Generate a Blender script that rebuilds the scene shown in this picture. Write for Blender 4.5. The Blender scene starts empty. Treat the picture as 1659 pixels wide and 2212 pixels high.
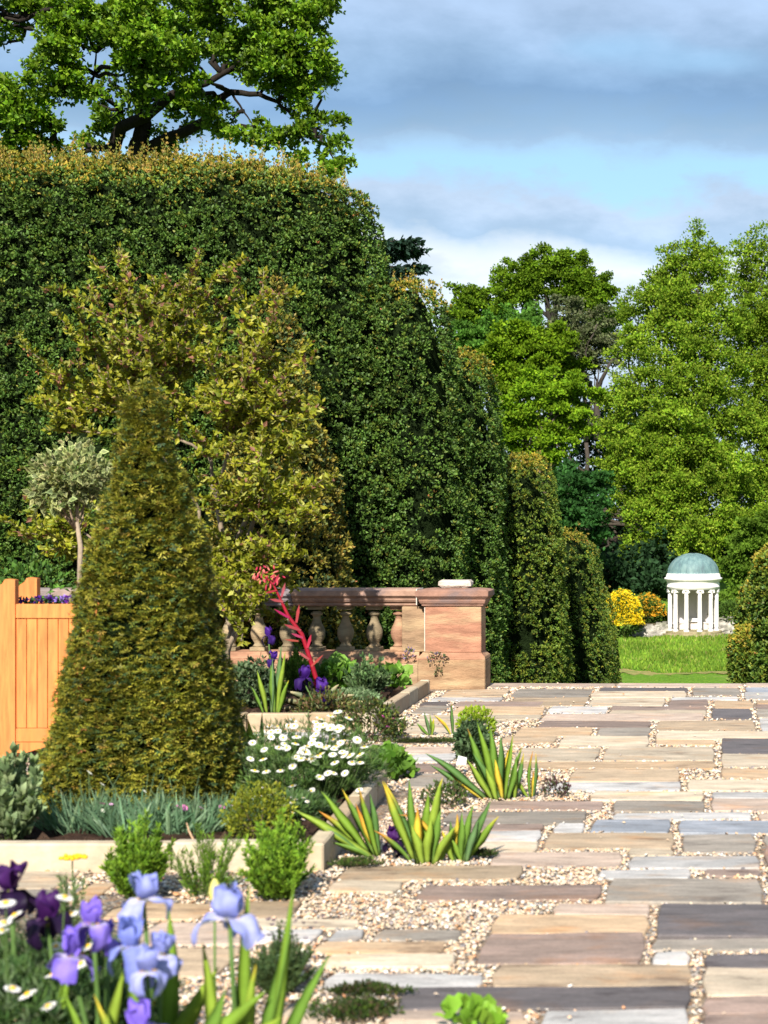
import bpy, math, random
import numpy as np
from mathutils import Vector

random.seed(7)
rng = np.random.default_rng(7)
scene = bpy.context.scene
COL = scene.collection

# ------------------------------------------------------------------ camera
EYE = 1.6
cd = bpy.data.cameras.new("camera")
cam = bpy.data.objects.new("camera", cd)
COL.objects.link(cam)
cam.location = (0, 0, EYE)
cam.rotation_euler = (math.radians(90), 0, 0)
cd.sensor_fit = 'VERTICAL'
cd.sensor_height = 24
cd.lens = 3400 / 2212 * 24
cd.shift_x = -690.5 / 2212
cd.shift_y = 40 / 2212
cd.clip_start = 0.05
cd.clip_end = 3000
cd.dof.use_dof = True
cd.dof.focus_distance = 26
cd.dof.aperture_fstop = 2.7
scene.camera = cam

# ------------------------------------------------------------------ light
SUN_EL, SUN_AZ = 37.0, 183.0            # azimuth clockwise from +Y
sv = Vector((math.sin(math.radians(SUN_AZ)) * math.cos(math.radians(SUN_EL)),
             math.cos(math.radians(SUN_AZ)) * math.cos(math.radians(SUN_EL)),
             math.sin(math.radians(SUN_EL))))
sl = bpy.data.lights.new("sun", 'SUN')
sl.energy = 5.0
sl.angle = math.radians(0.5)
sl.color = (1.0, 0.94, 0.84)
so = bpy.data.objects.new("sun", sl)
COL.objects.link(so)
so.rotation_euler = sv.to_track_quat('Z', 'Y').to_euler()
so.location = (0, 0, 60)

world = bpy.data.worlds.new("World")
scene.world = world
world.use_nodes = True
NT = world.node_tree
NT.nodes.clear()


class Nodes:
    """small helper to write node graphs compactly"""
    def __init__(self, nt):
        self.nt = nt

    def n(self, t, **kw):
        x = self.nt.nodes.new(t)
        for k, v in kw.items():
            if k == 'ins':
                for i, val in v.items():
                    self.put(x.inputs[i], val)
            else:
                setattr(x, k, v)
        return x

    def put(self, sock, val):
        if isinstance(val, bpy.types.NodeSocket):
            self.nt.links.new(val, sock)
        else:
            if sock.type == 'RGBA' and len(val) == 3:
                val = (*val, 1)
            sock.default_value = val

    def math(self, op, a, b=0.0, clamp=False):
        x = self.n('ShaderNodeMath', operation=op, use_clamp=clamp)
        self.put(x.inputs[0], a)
        self.put(x.inputs[1], b)
        return x.outputs[0]

    def mix(self, f, a, b, mode='MIX'):
        x = self.n('ShaderNodeMix', data_type='RGBA', blend_type=mode)
        self.put(x.inputs[0], f)
        self.put(x.inputs[6], a)
        self.put(x.inputs[7], b)
        return x.outputs[2]

    def noise(self, vec, scale, detail=3.0, rough=0.5, w=None, col=False):
        x = self.n('ShaderNodeTexNoise')
        if w is not None:
            x.noise_dimensions = '4D'
            self.put(x.inputs['W'], w)
        self.put(x.inputs['Vector'], vec)
        x.inputs['Scale'].default_value = scale
        x.inputs['Detail'].default_value = detail
        x.inputs['Roughness'].default_value = rough
        return x.outputs['Color' if col else 'Fac']

    def mapv(self, vec, scale=(1, 1, 1), loc=(0, 0, 0)):
        x = self.n('ShaderNodeMapping')
        self.put(x.inputs['Vector'], vec)
        x.inputs['Scale'].default_value = scale
        x.inputs['Location'].default_value = loc
        return x.outputs[0]

    def ramp(self, f, stops):
        x = self.n('ShaderNodeValToRGB')
        self.put(x.inputs[0], f)
        cr = x.color_ramp
        while len(cr.elements) > 1:
            cr.elements.remove(cr.elements[-1])
        for i, (p, c) in enumerate(stops):
            e = cr.elements[0] if i == 0 else cr.elements.new(p)
            e.position = p
            e.color = (*c, 1) if hasattr(c, '__len__') else (c, c, c, 1)
        return x.outputs[0]


EXPO = 1.3
W = Nodes(NT)
sky = W.n('ShaderNodeTexSky', sky_type='NISHITA', sun_disc=False)
sky.sun_elevation = math.radians(SUN_EL)
sky.sun_rotation = math.radians(SUN_AZ)
sky.air_density = 1.0
sky.dust_density = 0.6
geo = W.n('ShaderNodeTexCoord')
gen = geo.outputs['Generated']
sep = W.n('ShaderNodeSeparateXYZ', ins={0: gen})
zz = sep.outputs[2]
n1 = W.noise(W.mapv(gen, (2.0, 2.0, 6.0), (3.1, 1.7, .4)), 1.5, 3, .45)
n2 = W.noise(W.mapv(gen, (5, 5, 11), (1.2, 4.3, 2.2)), 1.7, 8, .58)
n3 = W.noise(W.mapv(gen, (1.2, 1.2, 5), (8.2, 3.3, 5.1)), 2.2, 3, .5)
zw = W.math('ADD', zz, W.math('MULTIPLY', W.math('SUBTRACT', n1, .5), .055))
zw2 = W.math('ADD', zw, W.math('MULTIPLY', W.math('SUBTRACT', n2, .5), .07))
# cloud deck brightness against elevation
s = 0.52
def cc(r, g, b):
    f = lambda v: (v / 255 / 12.92 if v < 10 else ((v / 255 + .055) / 1.055) ** 2.4) / 2 ** EXPO
    return (f(r), f(g), f(b))
deck = W.ramp(zw2, [(0.0, cc(205, 218, 235)), (.135, cc(205, 218, 234)), (.155, cc(212, 224, 238)), (.172, cc(236, 241, 248)), (.182, cc(214, 226, 240)),
                    (.192, cc(168, 193, 220)), (.206, cc(190, 207, 230)), (.226, cc(175, 198, 224)), (.243, cc(148, 178, 208)), (.262, cc(132, 164, 200)), (.285, cc(150, 178, 210)),
                    (.31, cc(172, 194, 224)), (.37, cc(174, 196, 227)), (.50, cc(180, 198, 226)), (1.0, cc(170, 190, 222))])
puff = W.ramp(n2, [(.30, 1.12), (.5, 1.32), (.70, 1.55)])
deck = W.mix(1.0, W.mix(1.0, deck, puff, 'MULTIPLY'), (.95, 1.0, 1.02), 'MULTIPLY')
gapz = W.math('SUBTRACT', zw2, .222)
gap = W.math('SUBTRACT', 1.0, W.math('MULTIPLY', W.math('ABSOLUTE', gapz), 66.0), True)
gap = W.math('MULTIPLY', gap, W.ramp(n2, [(.35, .55), (.6, 1.7)]), True)
holes = W.ramp(W.math('ADD', n3, W.math('MULTIPLY', W.math('SUBTRACT', zz, .3), .25)), [(.62, 0.0), (.74, 1.0)])
cover = W.math('MAXIMUM', gap, holes)
blue = W.mix(.6, W.mix(1.0, sky.outputs[0], (.11, .11, .11), 'MULTIPLY'), cc(160, 218, 250))
skyc = W.mix(cover, deck, blue)
bg = W.n('ShaderNodeBackground')
W.put(bg.inputs[0], W.mix(1.0, skyc, (9.0, 9.0, 9.0), 'MULTIPLY'))
bg.inputs[1].default_value = 0.1
wo = W.n('ShaderNodeOutputWorld')
NT.links.new(bg.outputs[0], wo.inputs[0])

vs = scene.view_settings
vs.view_transform = 'Standard'
vs.look = 'None'
vs.gamma = 1.0
vs.use_curve_mapping = False
vs.exposure = EXPO
scene.render.engine = 'CYCLES'
scene.cycles.max_bounces = 5
scene.cycles.diffuse_bounces = 3
scene.cycles.transmission_bounces = 3
scene.cycles.use_denoising = True

# ------------------------------------------------------------------ helpers
F = 3400.0


def P(x, y, Y):
    """image direction (1659 x 2212 sheet) to a point at distance Y"""
    return Vector(((x - 1520) * Y / F, Y, EYE - (y - 1146) * Y / F))


def G(x, y, z=0.0):
    Y = F * (EYE - z) / (y - 1146)
    return Vector(((x - 1520) * Y / F, Y, z))


def tag(o, label=None, cat=None, group=None, kind=None):
    if label: o['label'] = label
    if cat: o['category'] = cat
    if group: o['group'] = group
    if kind: o['kind'] = kind
    return o


def thing(name, label, cat, loc=(0, 0, 0), group=None):
    o = bpy.data.objects.new(name, None)
    o.empty_display_size = .1
    COL.objects.link(o)
    o.location = loc
    return tag(o, label, cat, group)


def raw_mesh(name, verts, loops, totals, cols=None, mats=None, smooth=False, midx=None):
    me = bpy.data.meshes.new(name)
    verts = np.asarray(verts, dtype=np.float32)
    loops = np.asarray(loops, dtype=np.int32)
    totals = np.asarray(totals, dtype=np.int32)
    me.vertices.add(len(verts))
    me.vertices.foreach_set('co', verts.ravel())
    me.loops.add(len(loops))
    me.loops.foreach_set('vertex_index', loops)
    me.polygons.add(len(totals))
    starts = np.concatenate(([0], np.cumsum(totals)[:-1])).astype(np.int32)
    me.polygons.foreach_set('loop_start', starts)
    if midx is not None:
        me.polygons.foreach_set('material_index', np.asarray(midx, dtype=np.int32))
    me.update(calc_edges=True)
    me.polygons.foreach_set('use_smooth', np.full(len(totals), bool(smooth)))
    if cols is not None:
        a = me.color_attributes.new('Col', 'FLOAT_COLOR', 'POINT')
        c = np.ones((len(verts), 4), dtype=np.float32)
        c[:, :3] = cols
        a.data.foreach_set('color', c.ravel())
    for m in (mats if isinstance(mats, (list, tuple)) else [mats]):
        if m: me.materials.append(m)
    return me


def link(name, me, parent=None, loc=None):
    o = bpy.data.objects.new(name, me)
    COL.objects.link(o)
    if loc is not None: o.location = loc
    if parent is not None:
        o.parent = parent
    return o


class MB:
    def __init__(self):
        self.v, self.f, self.c, self.m = [], [], [], []

    def add(self, verts, faces, col=(1, 1, 1), mi=0):
        b = len(self.v)
        self.v.extend([tuple(p) for p in verts])
        self.f.extend([tuple(i + b for i in f) for f in faces])
        if hasattr(col[0], '__len__'):
            self.c.extend([tuple(c) for c in col])
        else:
            self.c.extend([tuple(col)] * len(verts))
        self.m.extend([mi] * len(faces))
        return self

    def box(self, x0, x1, y0, y1, z0, z1, col=(1, 1, 1), bev=0.0):
        if bev <= 0:
            v = [(x, y, z) for z in (z0, z1) for y in (y0, y1) for x in (x0, x1)]
            f = [(0, 2, 3, 1), (4, 5, 7, 6), (0, 1, 5, 4), (2, 6, 7, 3), (0, 4, 6, 2), (1, 3, 7, 5)]
            return self.add(v, f, col)
        b = bev
        lay = [(z0, b), (z0 + b, 0), (z1 - b, 0), (z1, b)]
        v = []
        for z, i in lay:
            c = b
            v += [(x0 + i + c, y0 + i, z), (x1 - i - c, y0 + i, z), (x1 - i, y0 + i + c, z), (x1 - i, y1 - i - c, z),
                  (x1 - i - c, y1 - i, z), (x0 + i + c, y1 - i, z), (x0 + i, y1 - i - c, z), (x0 + i, y0 + i + c, z)]
        f = [tuple(range(7, -1, -1)), tuple(range(24, 32))]
        for l in range(3):
            for k in range(8):
                a, a2 = l * 8 + k, l * 8 + (k + 1) % 8
                f.append((a, a2, a2 + 8, a + 8))
        return self.add(v, f, col)

    def lathe(self, prof, cx=0, cy=0, seg=24, a0=0, a1=2 * math.pi, col=(1, 1, 1), cap=True):
        full = abs(a1 - a0 - 2 * math.pi) < 1e-6
        n = seg if full else seg + 1
        v = []
        for r, z in prof:
            for k in range(n):
                a = a0 + (a1 - a0) * k / seg
                v.append((cx + r * math.cos(a), cy + r * math.sin(a), z))
        f = []
        for i in range(len(prof) - 1):
            for k in range(seg):
                k2 = (k + 1) % n
                f.append((i * n + k, i * n + k2, (i + 1) * n + k2, (i + 1) * n + k))
        if cap and full:
            f.append(tuple(range(n - 1, -1, -1)))
            f.append(tuple((len(prof) - 1) * n + k for k in range(n)))
        return self.add(v, f, col)

    def tube(self, pts, radii, seg=6, col=(1, 1, 1), cap=True):
        pts = [Vector(p) for p in pts]
        if not hasattr(radii, '__len__'): radii = [radii] * len(pts)
        v, f = [], []
        up = Vector((0.31, 0.12, 0.94))
        for i, p in enumerate(pts):
            d = (pts[min(i + 1, len(pts) - 1)] - pts[max(i - 1, 0)]).normalized()
            a = d.cross(up)
            if a.length < 1e-3: a = d.cross(Vector((1, 0, 0)))
            a.normalize()
            b = d.cross(a)
            for k in range(seg):
                t = 2 * math.pi * k / seg
                v.append(p + (a * math.cos(t) + b * math.sin(t)) * radii[i])
        for i in range(len(pts) - 1):
            for k in range(seg):
                k2 = (k + 1) % seg
                f.append((i * seg + k, i * seg + k2, (i + 1) * seg + k2, (i + 1) * seg + k))
        if cap:
            f.append(tuple(range(seg - 1, -1, -1)))
            f.append(tuple((len(pts) - 1) * seg + k for k in range(seg)))
        return self.add(v, f, col)

    def mesh(self, name, mats, smooth=False):
        tot = [len(f) for f in self.f]
        lp = [i for f in self.f for i in f]
        return raw_mesh(name, self.v, lp, tot, np.array(self.c, dtype=np.float32), mats, smooth, self.m)

    def build(self, name, mats, parent=None, smooth=False, loc=None):
        return link(name, self.mesh(name, mats, smooth), parent, loc)


# lattice value noise in numpy
def vnoise(p, seed=0):
    p = np.asarray(p, dtype=np.float64)
    i = np.floor(p).astype(np.int64)
    f = p - i
    f = f * f * (3 - 2 * f)
    def h(ix, iy, iz):
        n = (ix * 374761393 + iy * 668265263 + iz * 2147483647 + seed * 974711) & 0x7fffffff
        n = (n ^ (n >> 13)) * 1274126177 & 0x7fffffff
        n = n ^ (n >> 16)
        return (n & 0xffff) / 65535.0
    r = 0
    for dx in (0, 1):
        for dy in (0, 1):
            for dz in (0, 1):
                w = (f[:, 0] if dx else 1 - f[:, 0]) * (f[:, 1] if dy else 1 - f[:, 1]) * (f[:, 2] if dz else 1 - f[:, 2])
                r = r + w * h(i[:, 0] + dx, i[:, 1] + dy, i[:, 2] + dz)
    return r


def unit(a):
    return a / np.maximum(np.linalg.norm(a, axis=1, keepdims=True), 1e-9)


def frames(d, roll=None):
    """rotation matrices whose local Z is d"""
    d = unit(d)
    n = len(d)
    r = rng.normal(size=(n, 3)) if roll is None else roll
    x = unit(np.cross(r, d))
    y = np.cross(d, x)
    return np.stack([x, y, d], axis=2)


def T(verts, faces, shade=None):
    v = np.array(verts, dtype=np.float64)
    sh = np.ones(len(v)) if shade is None else np.array(shade, dtype=np.float64)
    tot = np.array([len(f) for f in faces])
    lp = np.array([i for f in faces for i in f])
    return v, lp, tot, sh


def scatter(name, tmpls, pos, rot, scl, col, mat, parent=None, which=None, smooth=False):
    n = len(pos)
    if which is None: which = rng.integers(0, len(tmpls), n)
    scl = np.asarray(scl, dtype=np.float64)
    if scl.ndim == 1: scl = np.repeat(scl[:, None], 3, axis=1)
    V, L, TT, C = [], [], [], []
    base = 0
    for t, (tv, tl, tt, sh) in enumerate(tmpls):
        k = np.where(which == t)[0]
        if not len(k): continue
        v = tv[None, :, :] * scl[k][:, None, :]
        v = np.einsum('nij,nvj->nvi', rot[k], v) + pos[k][:, None, :]
        V.append(v.reshape(-1, 3))
        off = base + np.arange(len(k))[:, None] * len(tv)
        L.append((tl[None, :] + off).ravel())
        TT.append(np.tile(tt, len(k)))
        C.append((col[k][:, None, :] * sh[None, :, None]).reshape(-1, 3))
        base += len(k) * len(tv)
    me = raw_mesh(name, np.concatenate(V), np.concatenate(L), np.concatenate(TT), np.concatenate(C), mat, smooth)
    return link(name, me, parent)


def pick(n, palette, weights=None, jit=.18):
    pal = np.array(palette, dtype=np.float64)
    w = None if weights is None else np.array(weights) / np.sum(weights)
    c = pal[rng.choice(len(pal), n, p=w)]
    return c * rng.uniform(1 - jit, 1 + jit, (n, 1)) * rng.uniform(1 - jit * .3, 1 + jit * .3, (n, 3))


# ------------------------------------------------------------------ materials
def material(name):
    m = bpy.data.materials.new(name)
    m.use_nodes = True
    m.node_tree.nodes.clear()
    return m, Nodes(m.node_tree)


def finish(m, N, color, rough=.8, spec=.3, bump=None, bstr=.3, bdist=.01, trans=0.0):
    p = N.n('ShaderNodeBsdfPrincipled')
    N.put(p.inputs['Base Color'], color)
    N.put(p.inputs['Roughness'], rough)
    p.inputs['Specular IOR Level'].default_value = spec
    if bump is not None:
        b = N.n('ShaderNodeBump')
        b.inputs['Strength'].default_value = bstr
        b.inputs['Distance'].default_value = bdist
        N.put(b.inputs['Height'], bump)
        N.nt.links.new(b.outputs[0], p.inputs['Normal'])
    o = N.n('ShaderNodeOutputMaterial')
    if trans > 0:
        t = N.n('ShaderNodeBsdfTranslucent')
        N.put(t.inputs[0], N.mix(1.0, color, (1.15, 1.25, .6), 'MULTIPLY'))
        mx = N.n('ShaderNodeMixShader')
        mx.inputs[0].default_value = trans
        N.nt.links.new(p.outputs[0], mx.inputs[1])
        N.nt.links.new(t.outputs[0], mx.inputs[2])
        N.nt.links.new(mx.outputs[0], o.inputs[0])
    else:
        N.nt.links.new(p.outputs[0], o.inputs[0])
    return m


def vcol(N):
    return N.n('ShaderNodeAttribute', attribute_name='Col').outputs['Color']


def foliage_mat(name, trans=.25, rough=.5, spec=.35, nscale=3.0, namp=.35, k0=.74):
    m, N = material(name)
    c = vcol(N)
    pos = N.n('ShaderNodeNewGeometry').outputs['Position']
    nz = N.noise(pos, nscale, 3)
    k = N.ramp(nz, [(.3, (1 - namp) * k0), (.7, (1 + namp) * k0)])
    return finish(m, N, N.mix(1.0, c, k, 'MULTIPLY'), rough, spec, trans=trans)


def mottled(name, scale=8, lo=.75, hi=1.2, rough=.8, spec=.25, bscale=40, bstr=.4, bdist=.01, stretch=(1, 1, 1), tint=None, tscale=2.0, objc=False, k0=.80):
    m, N = material(name)
    c = vcol(N)
    tc = N.n('ShaderNodeTexCoord').outputs['Object'] if objc else N.n('ShaderNodeNewGeometry').outputs['Position']
    v = N.mapv(tc, stretch)
    nz = N.noise(v, scale, 5, .6)
    c = N.mix(1.0, c, N.ramp(nz, [(.28, lo * k0), (.72, hi * k0)]), 'MULTIPLY')
    if tint is not None:
        t = N.ramp(N.noise(v, tscale, 4, .6), [(.48, 0.0), (.66, 1.0)])
        c = N.mix(N.math('MULTIPLY', t, tint[3]), c, tint[:3])
    return finish(m, N, c, rough, spec, N.noise(v, bscale, 4, .6), bstr, bdist)


M_leaf = foliage_mat('leaf_green', .28, .5, .15)
M_far = foliage_mat('distant_leaf', .25, .7, .08, .35, .22)
M_yew = foliage_mat('yew_needles', .15, .55, .18, 1.5, .28)
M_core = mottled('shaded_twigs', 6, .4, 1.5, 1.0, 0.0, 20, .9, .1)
M_flower = foliage_mat('flower_petal', .35, .6, .2, 60, .1, .86)
M_blade = foliage_mat('iris_blade', .42, .5, .2, 18, .12, .9)
M_bark = mottled('bark', 12, .6, 1.3, .9, .1, 30, .8, .02, (1, 1, .3))
M_soil = mottled('soil', 20, .5, 1.4, .95, .1, 60, 1, .03)
M_sand = mottled('red_sandstone', 7, .62, 1.30, .88, .15, 45, .7, .012, (.6, .6, 2.4), (.36, .26, .15, .7), 2.6, k0=.64)
M_cope = mottled('weathered_coping', 9, .7, 1.25, .88, .15, 45, .5, .008, (1, 1, 1.5), (.13, .10, .10, .75), 3.2)
M_kerb = mottled('kerb_stone', 14, .8, 1.15, .85, .2, 60, .5, .006, (1, 1, 1), (.30, .2, .12, .4), 3)
M_white = mottled('white_stucco', 3, .95, 1.14, .7, .3, 20, .2, .01, (1, 1, .4), (.45, .42, .36, .35), 1.3)
M_moss = mottled('mossy_step', 4, .6, 1.3, .9, .1, 20, .5, .02, (1, 1, 1), (.09, .10, .03, .7), 1.5)
M_rock = mottled('rough_rock', 3, .5, 1.3, .9, .1, 10, .7, .05, (1, 1, 1), (.08, .10, .04, .5), 1.2)
M_peb = mottled('pebble', 60, .85, 1.12, .6, .3, 100, .1, .002)
M_wood = mottled('oiled_timber', 11, .66, 1.25, .5, .3, 50, .25, .003, (3, 3, .35), (.50, .17, .05, .55), 3.0)


def flag_material():
    m, N = material('riven_flagstone')
    c = vcol(N)
    tc = N.n('ShaderNodeTexCoord').outputs['Object']
    r = N.math('MULTIPLY', N.n('ShaderNodeObjectInfo').outputs['Random'], 37.0)
    s1 = N.noise(N.mapv(tc, (1.6, 5.0, 1)), 1.6, 6, .66, r)
    s2 = N.noise(N.mapv(tc, (3.0, 16, 1)), 1.7, 4, .65, N.math('ADD', r, 7.3))
    s3 = N.noise(N.mapv(tc, (1.6, 3.0, 1)), 1.7, 5, .62, N.math('ADD', r, 19.1))
    s4 = N.noise(tc, 70, 3, .7, r)
    c = N.mix(1.0, c, N.ramp(s2, [(.28, .72), (.5, 1.0), (.72, 1.20)]), 'MULTIPLY')
    c = N.mix(N.ramp(s1, [(.50, 0.0), (.60, .72)]), c, N.mix(1.0, c, (1.38, 1.34, 1.34), 'MULTIPLY'))
    c = N.mix(N.ramp(s3, [(.53, 0.0), (.66, .55)]), c, N.mix(1.0, c, (1.15, .82, .55), 'MULTIPLY'))
    c = N.mix(N.ramp(s1, [(.34, .9), (.44, 0.0)]), c, N.mix(1.0, c, (.48, .44, .44), 'MULTIPLY'))
    c = N.mix(1.0, c, N.ramp(s4, [(.3, .68), (.7, .90)]), 'MULTIPLY')
    h = N.math('ADD', N.math('MULTIPLY', s2, .7), N.math('MULTIPLY', s4, .15))
    return finish(m, N, c, .75, .25, h, .55, .012)


M_flag = flag_material()


def gravel_material():
    m, N = material('pea_gravel')
    pos = N.n('ShaderNodeNewGeometry').outputs['Position']
    v = N.n('ShaderNodeTexVoronoi')
    N.put(v.inputs['Vector'], pos)
    v.inputs['Scale'].default_value = 55
    sp = N.n('ShaderNodeSeparateColor', ins={0: v.outputs['Color']})
    c = N.ramp(sp.outputs[0], [(0, (.42, .28, .17)), (.3, (.52, .41, .30)), (.5, (.36, .18, .09)), (.62, (.55, .50, .44)), (.8, (.16, .15, .15)), (1, (.50, .36, .22))])
    c = N.mix(1.0, c, N.ramp(v.outputs['Distance'], [(.0, .75), (.75, .25)]), 'MULTIPLY')
    return finish(m, N, c, .8, .2, N.math('SUBTRACT', 1, v.outputs['Distance']), .9, .01)


M_gravel = gravel_material()


def lawn_material():
    m, N = material('grass_ground')
    pos = N.n('ShaderNodeNewGeometry').outputs['Position']
    a = N.noise(pos, .35, 4, .6)
    b = N.noise(N.mapv(pos, (1, .35, 1)), 6, 5, .7)
    c = N.ramp(b, [(.3, (.045, .10, .007)), (.5, (.075, .155, .010)), (.7, (.12, .20, .018))])
    c = N.mix(N.ramp(a, [(.55, 0.0), (.72, .5)]), c, (.17, .17, .05))
    c = N.mix(N.math('MULTIPLY', vcol(N), 1.0), (.21, .14, .06), c)
    return finish(m, N, c, .9, .1, b, .8, .08)


M_lawn = lawn_material()


def copper_material():
    m, N = material('verdigris_copper')
    tc = N.n('ShaderNodeTexCoord').outputs['Object']
    a = N.noise(N.mapv(tc, (1, 1, .3)), 3.5, 5, .65)
    c = N.ramp(a, [(.3, (.05, .08, .09)), (.48, (.08, .14, .145)), (.62, (.12, .185, .18)), (.75, (.07, .075, .065))])
    return finish(m, N, c, .65, .4, a, .3, .02)


M_copper = copper_material()

# ------------------------------------------------------------------ leaf templates
def blade_set(n, L, Wd, spread, jit=.25, seed=1, flat=False):
    """a sprig: n diamond blades fanning round local +Z"""
    r = random.Random(seed)
    v, f, sh = [], [], []
    for k in range(n):
        a = 2 * math.pi * k / n + r.uniform(-.3, .3)
        sp = spread * r.uniform(.6, 1.2)
        l = L * r.uniform(.7, 1.15)
        if flat:
            a = (k / (n - 1) - .5) * 2.6
            d = Vector((math.sin(a), r.uniform(-.18, .18), math.cos(a)))
        else:
            d = Vector((math.cos(a) * math.sin(sp), math.sin(a) * math.sin(sp), math.cos(sp)))
        side = d.cross(Vector((r.uniform(-1, 1), r.uniform(-1, 1), r.uniform(-1, 1)))).normalized()
        if flat:
            side = d.cross(Vector((0, 1, 0))).normalized()
        b = len(v)
        v += [d * l * .02, d * l * .5 + side * Wd, d * l, d * l * .5 - side * Wd]
        f.append((b, b + 1, b + 2, b + 3))
        sh += [.45, .9, 1.5, .9]  # paler young tips; dark bases also paint shade into the gaps
    return T(v, f, sh)


def leaf_tmpl(L, Wd, fold=.25, droop=.15, seg=2):
    """single leaf along +Z with a folded midrib"""
    v, f, sh = [], [], []
    for i in range(seg + 1):
        t = i / seg
        w = Wd * math.sin(math.pi * min(.96, t * .86 + .08)) if i < seg else 0.0
        y = -droop * L * t * t
        v += [(-w, y + fold * w, t * L), (0, y, t * L), (w, y + fold * w, t * L)]
        sh += [.95, .85, 1.05]
    for i in range(seg):
        a = i * 3
        f += [(a, a + 1, a + 4, a + 3), (a + 1, a + 2, a + 5, a + 4)]
    return T(v, f, sh)


def leaf6(L, Wd):
    """light leaf: two triangles folded on the midrib"""
    return T([(0, 0, 0), (-Wd, Wd * .3, L * .5), (0, -.03 * L, L), (Wd, Wd * .3, L * .5)], [(0, 1, 2), (0, 2, 3)], [.8, 1, 1.1, 1])


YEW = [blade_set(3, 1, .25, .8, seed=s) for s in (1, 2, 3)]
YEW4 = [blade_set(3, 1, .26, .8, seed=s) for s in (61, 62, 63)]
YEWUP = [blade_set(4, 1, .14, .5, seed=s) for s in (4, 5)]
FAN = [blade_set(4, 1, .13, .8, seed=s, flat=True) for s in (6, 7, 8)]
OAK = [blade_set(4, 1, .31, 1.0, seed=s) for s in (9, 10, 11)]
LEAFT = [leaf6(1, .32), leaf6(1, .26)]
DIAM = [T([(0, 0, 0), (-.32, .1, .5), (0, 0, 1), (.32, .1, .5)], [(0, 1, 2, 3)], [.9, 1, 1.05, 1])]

# ------------------------------------------------------------------ ground and terrace
TERR_Y = 16.6
g = MB()
nx, ny = 60, 90
xs = np.concatenate([np.linspace(-900, -60, 12)[:-1], np.linspace(-60, 60, 37), np.linspace(60, 900, 12)[1:]])
ys = np.concatenate([np.linspace(-60, 10, 4)[:-1], np.linspace(10, 170, 81), np.linspace(170, 1500, 16)[1:]])


def ground_z(x, y):
    if y < 17: z = -.9
    elif y < 60: z = -.9 - 5.1 * (y - 17) / 43
    elif y < 88: z = -6.0 - .35 * (y - 60) / 28
    elif y < 106: z = -6.35 + .62 * (y - 88) / 18
    elif y < 111: z = -5.73
    elif y < 116: z = -5.73 + 1.6 * (y - 111) / 5 * (min(1, abs(x + .74) / 4))
    else: z = -4.2 + 8 * (1 - math.exp(-(y - 116) / 80))
    return z + (.10 * math.sin(x * .31 + y * .17) + .06 * math.sin(x * .9 - y * .5) if y > 20 else 0)


gv = [(x, y, ground_z(x, y)) for y in ys for x in xs]
gc = []
for (x, y, z) in gv:
    gc.append((1, 1, 1))
gf = []
for j in range(len(ys) - 1):
    for i in range(len(xs) - 1):
        a = j * len(xs) + i
        gf.append((a, a + 1, a + 1 + len(xs), a + len(xs)))
g.add(gv, gf, gc)
tag(g.build('lawn', M_lawn, smooth=True), 'green lawn falling away below the terrace', kind='structure')

# terrace: retaining body and gravel sheet with flagstones as its pieces
t = MB()
TX0, TX1, TY0 = -12.0, 7.0, -6.0
t.box(TX0, TX1, TY0, TERR_Y, -1.1, -.012, (1, 1, 1))
terrace = tag(t.build('terrace', M_gravel), 'flagged terrace laid in pea gravel', kind='structure')

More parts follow.
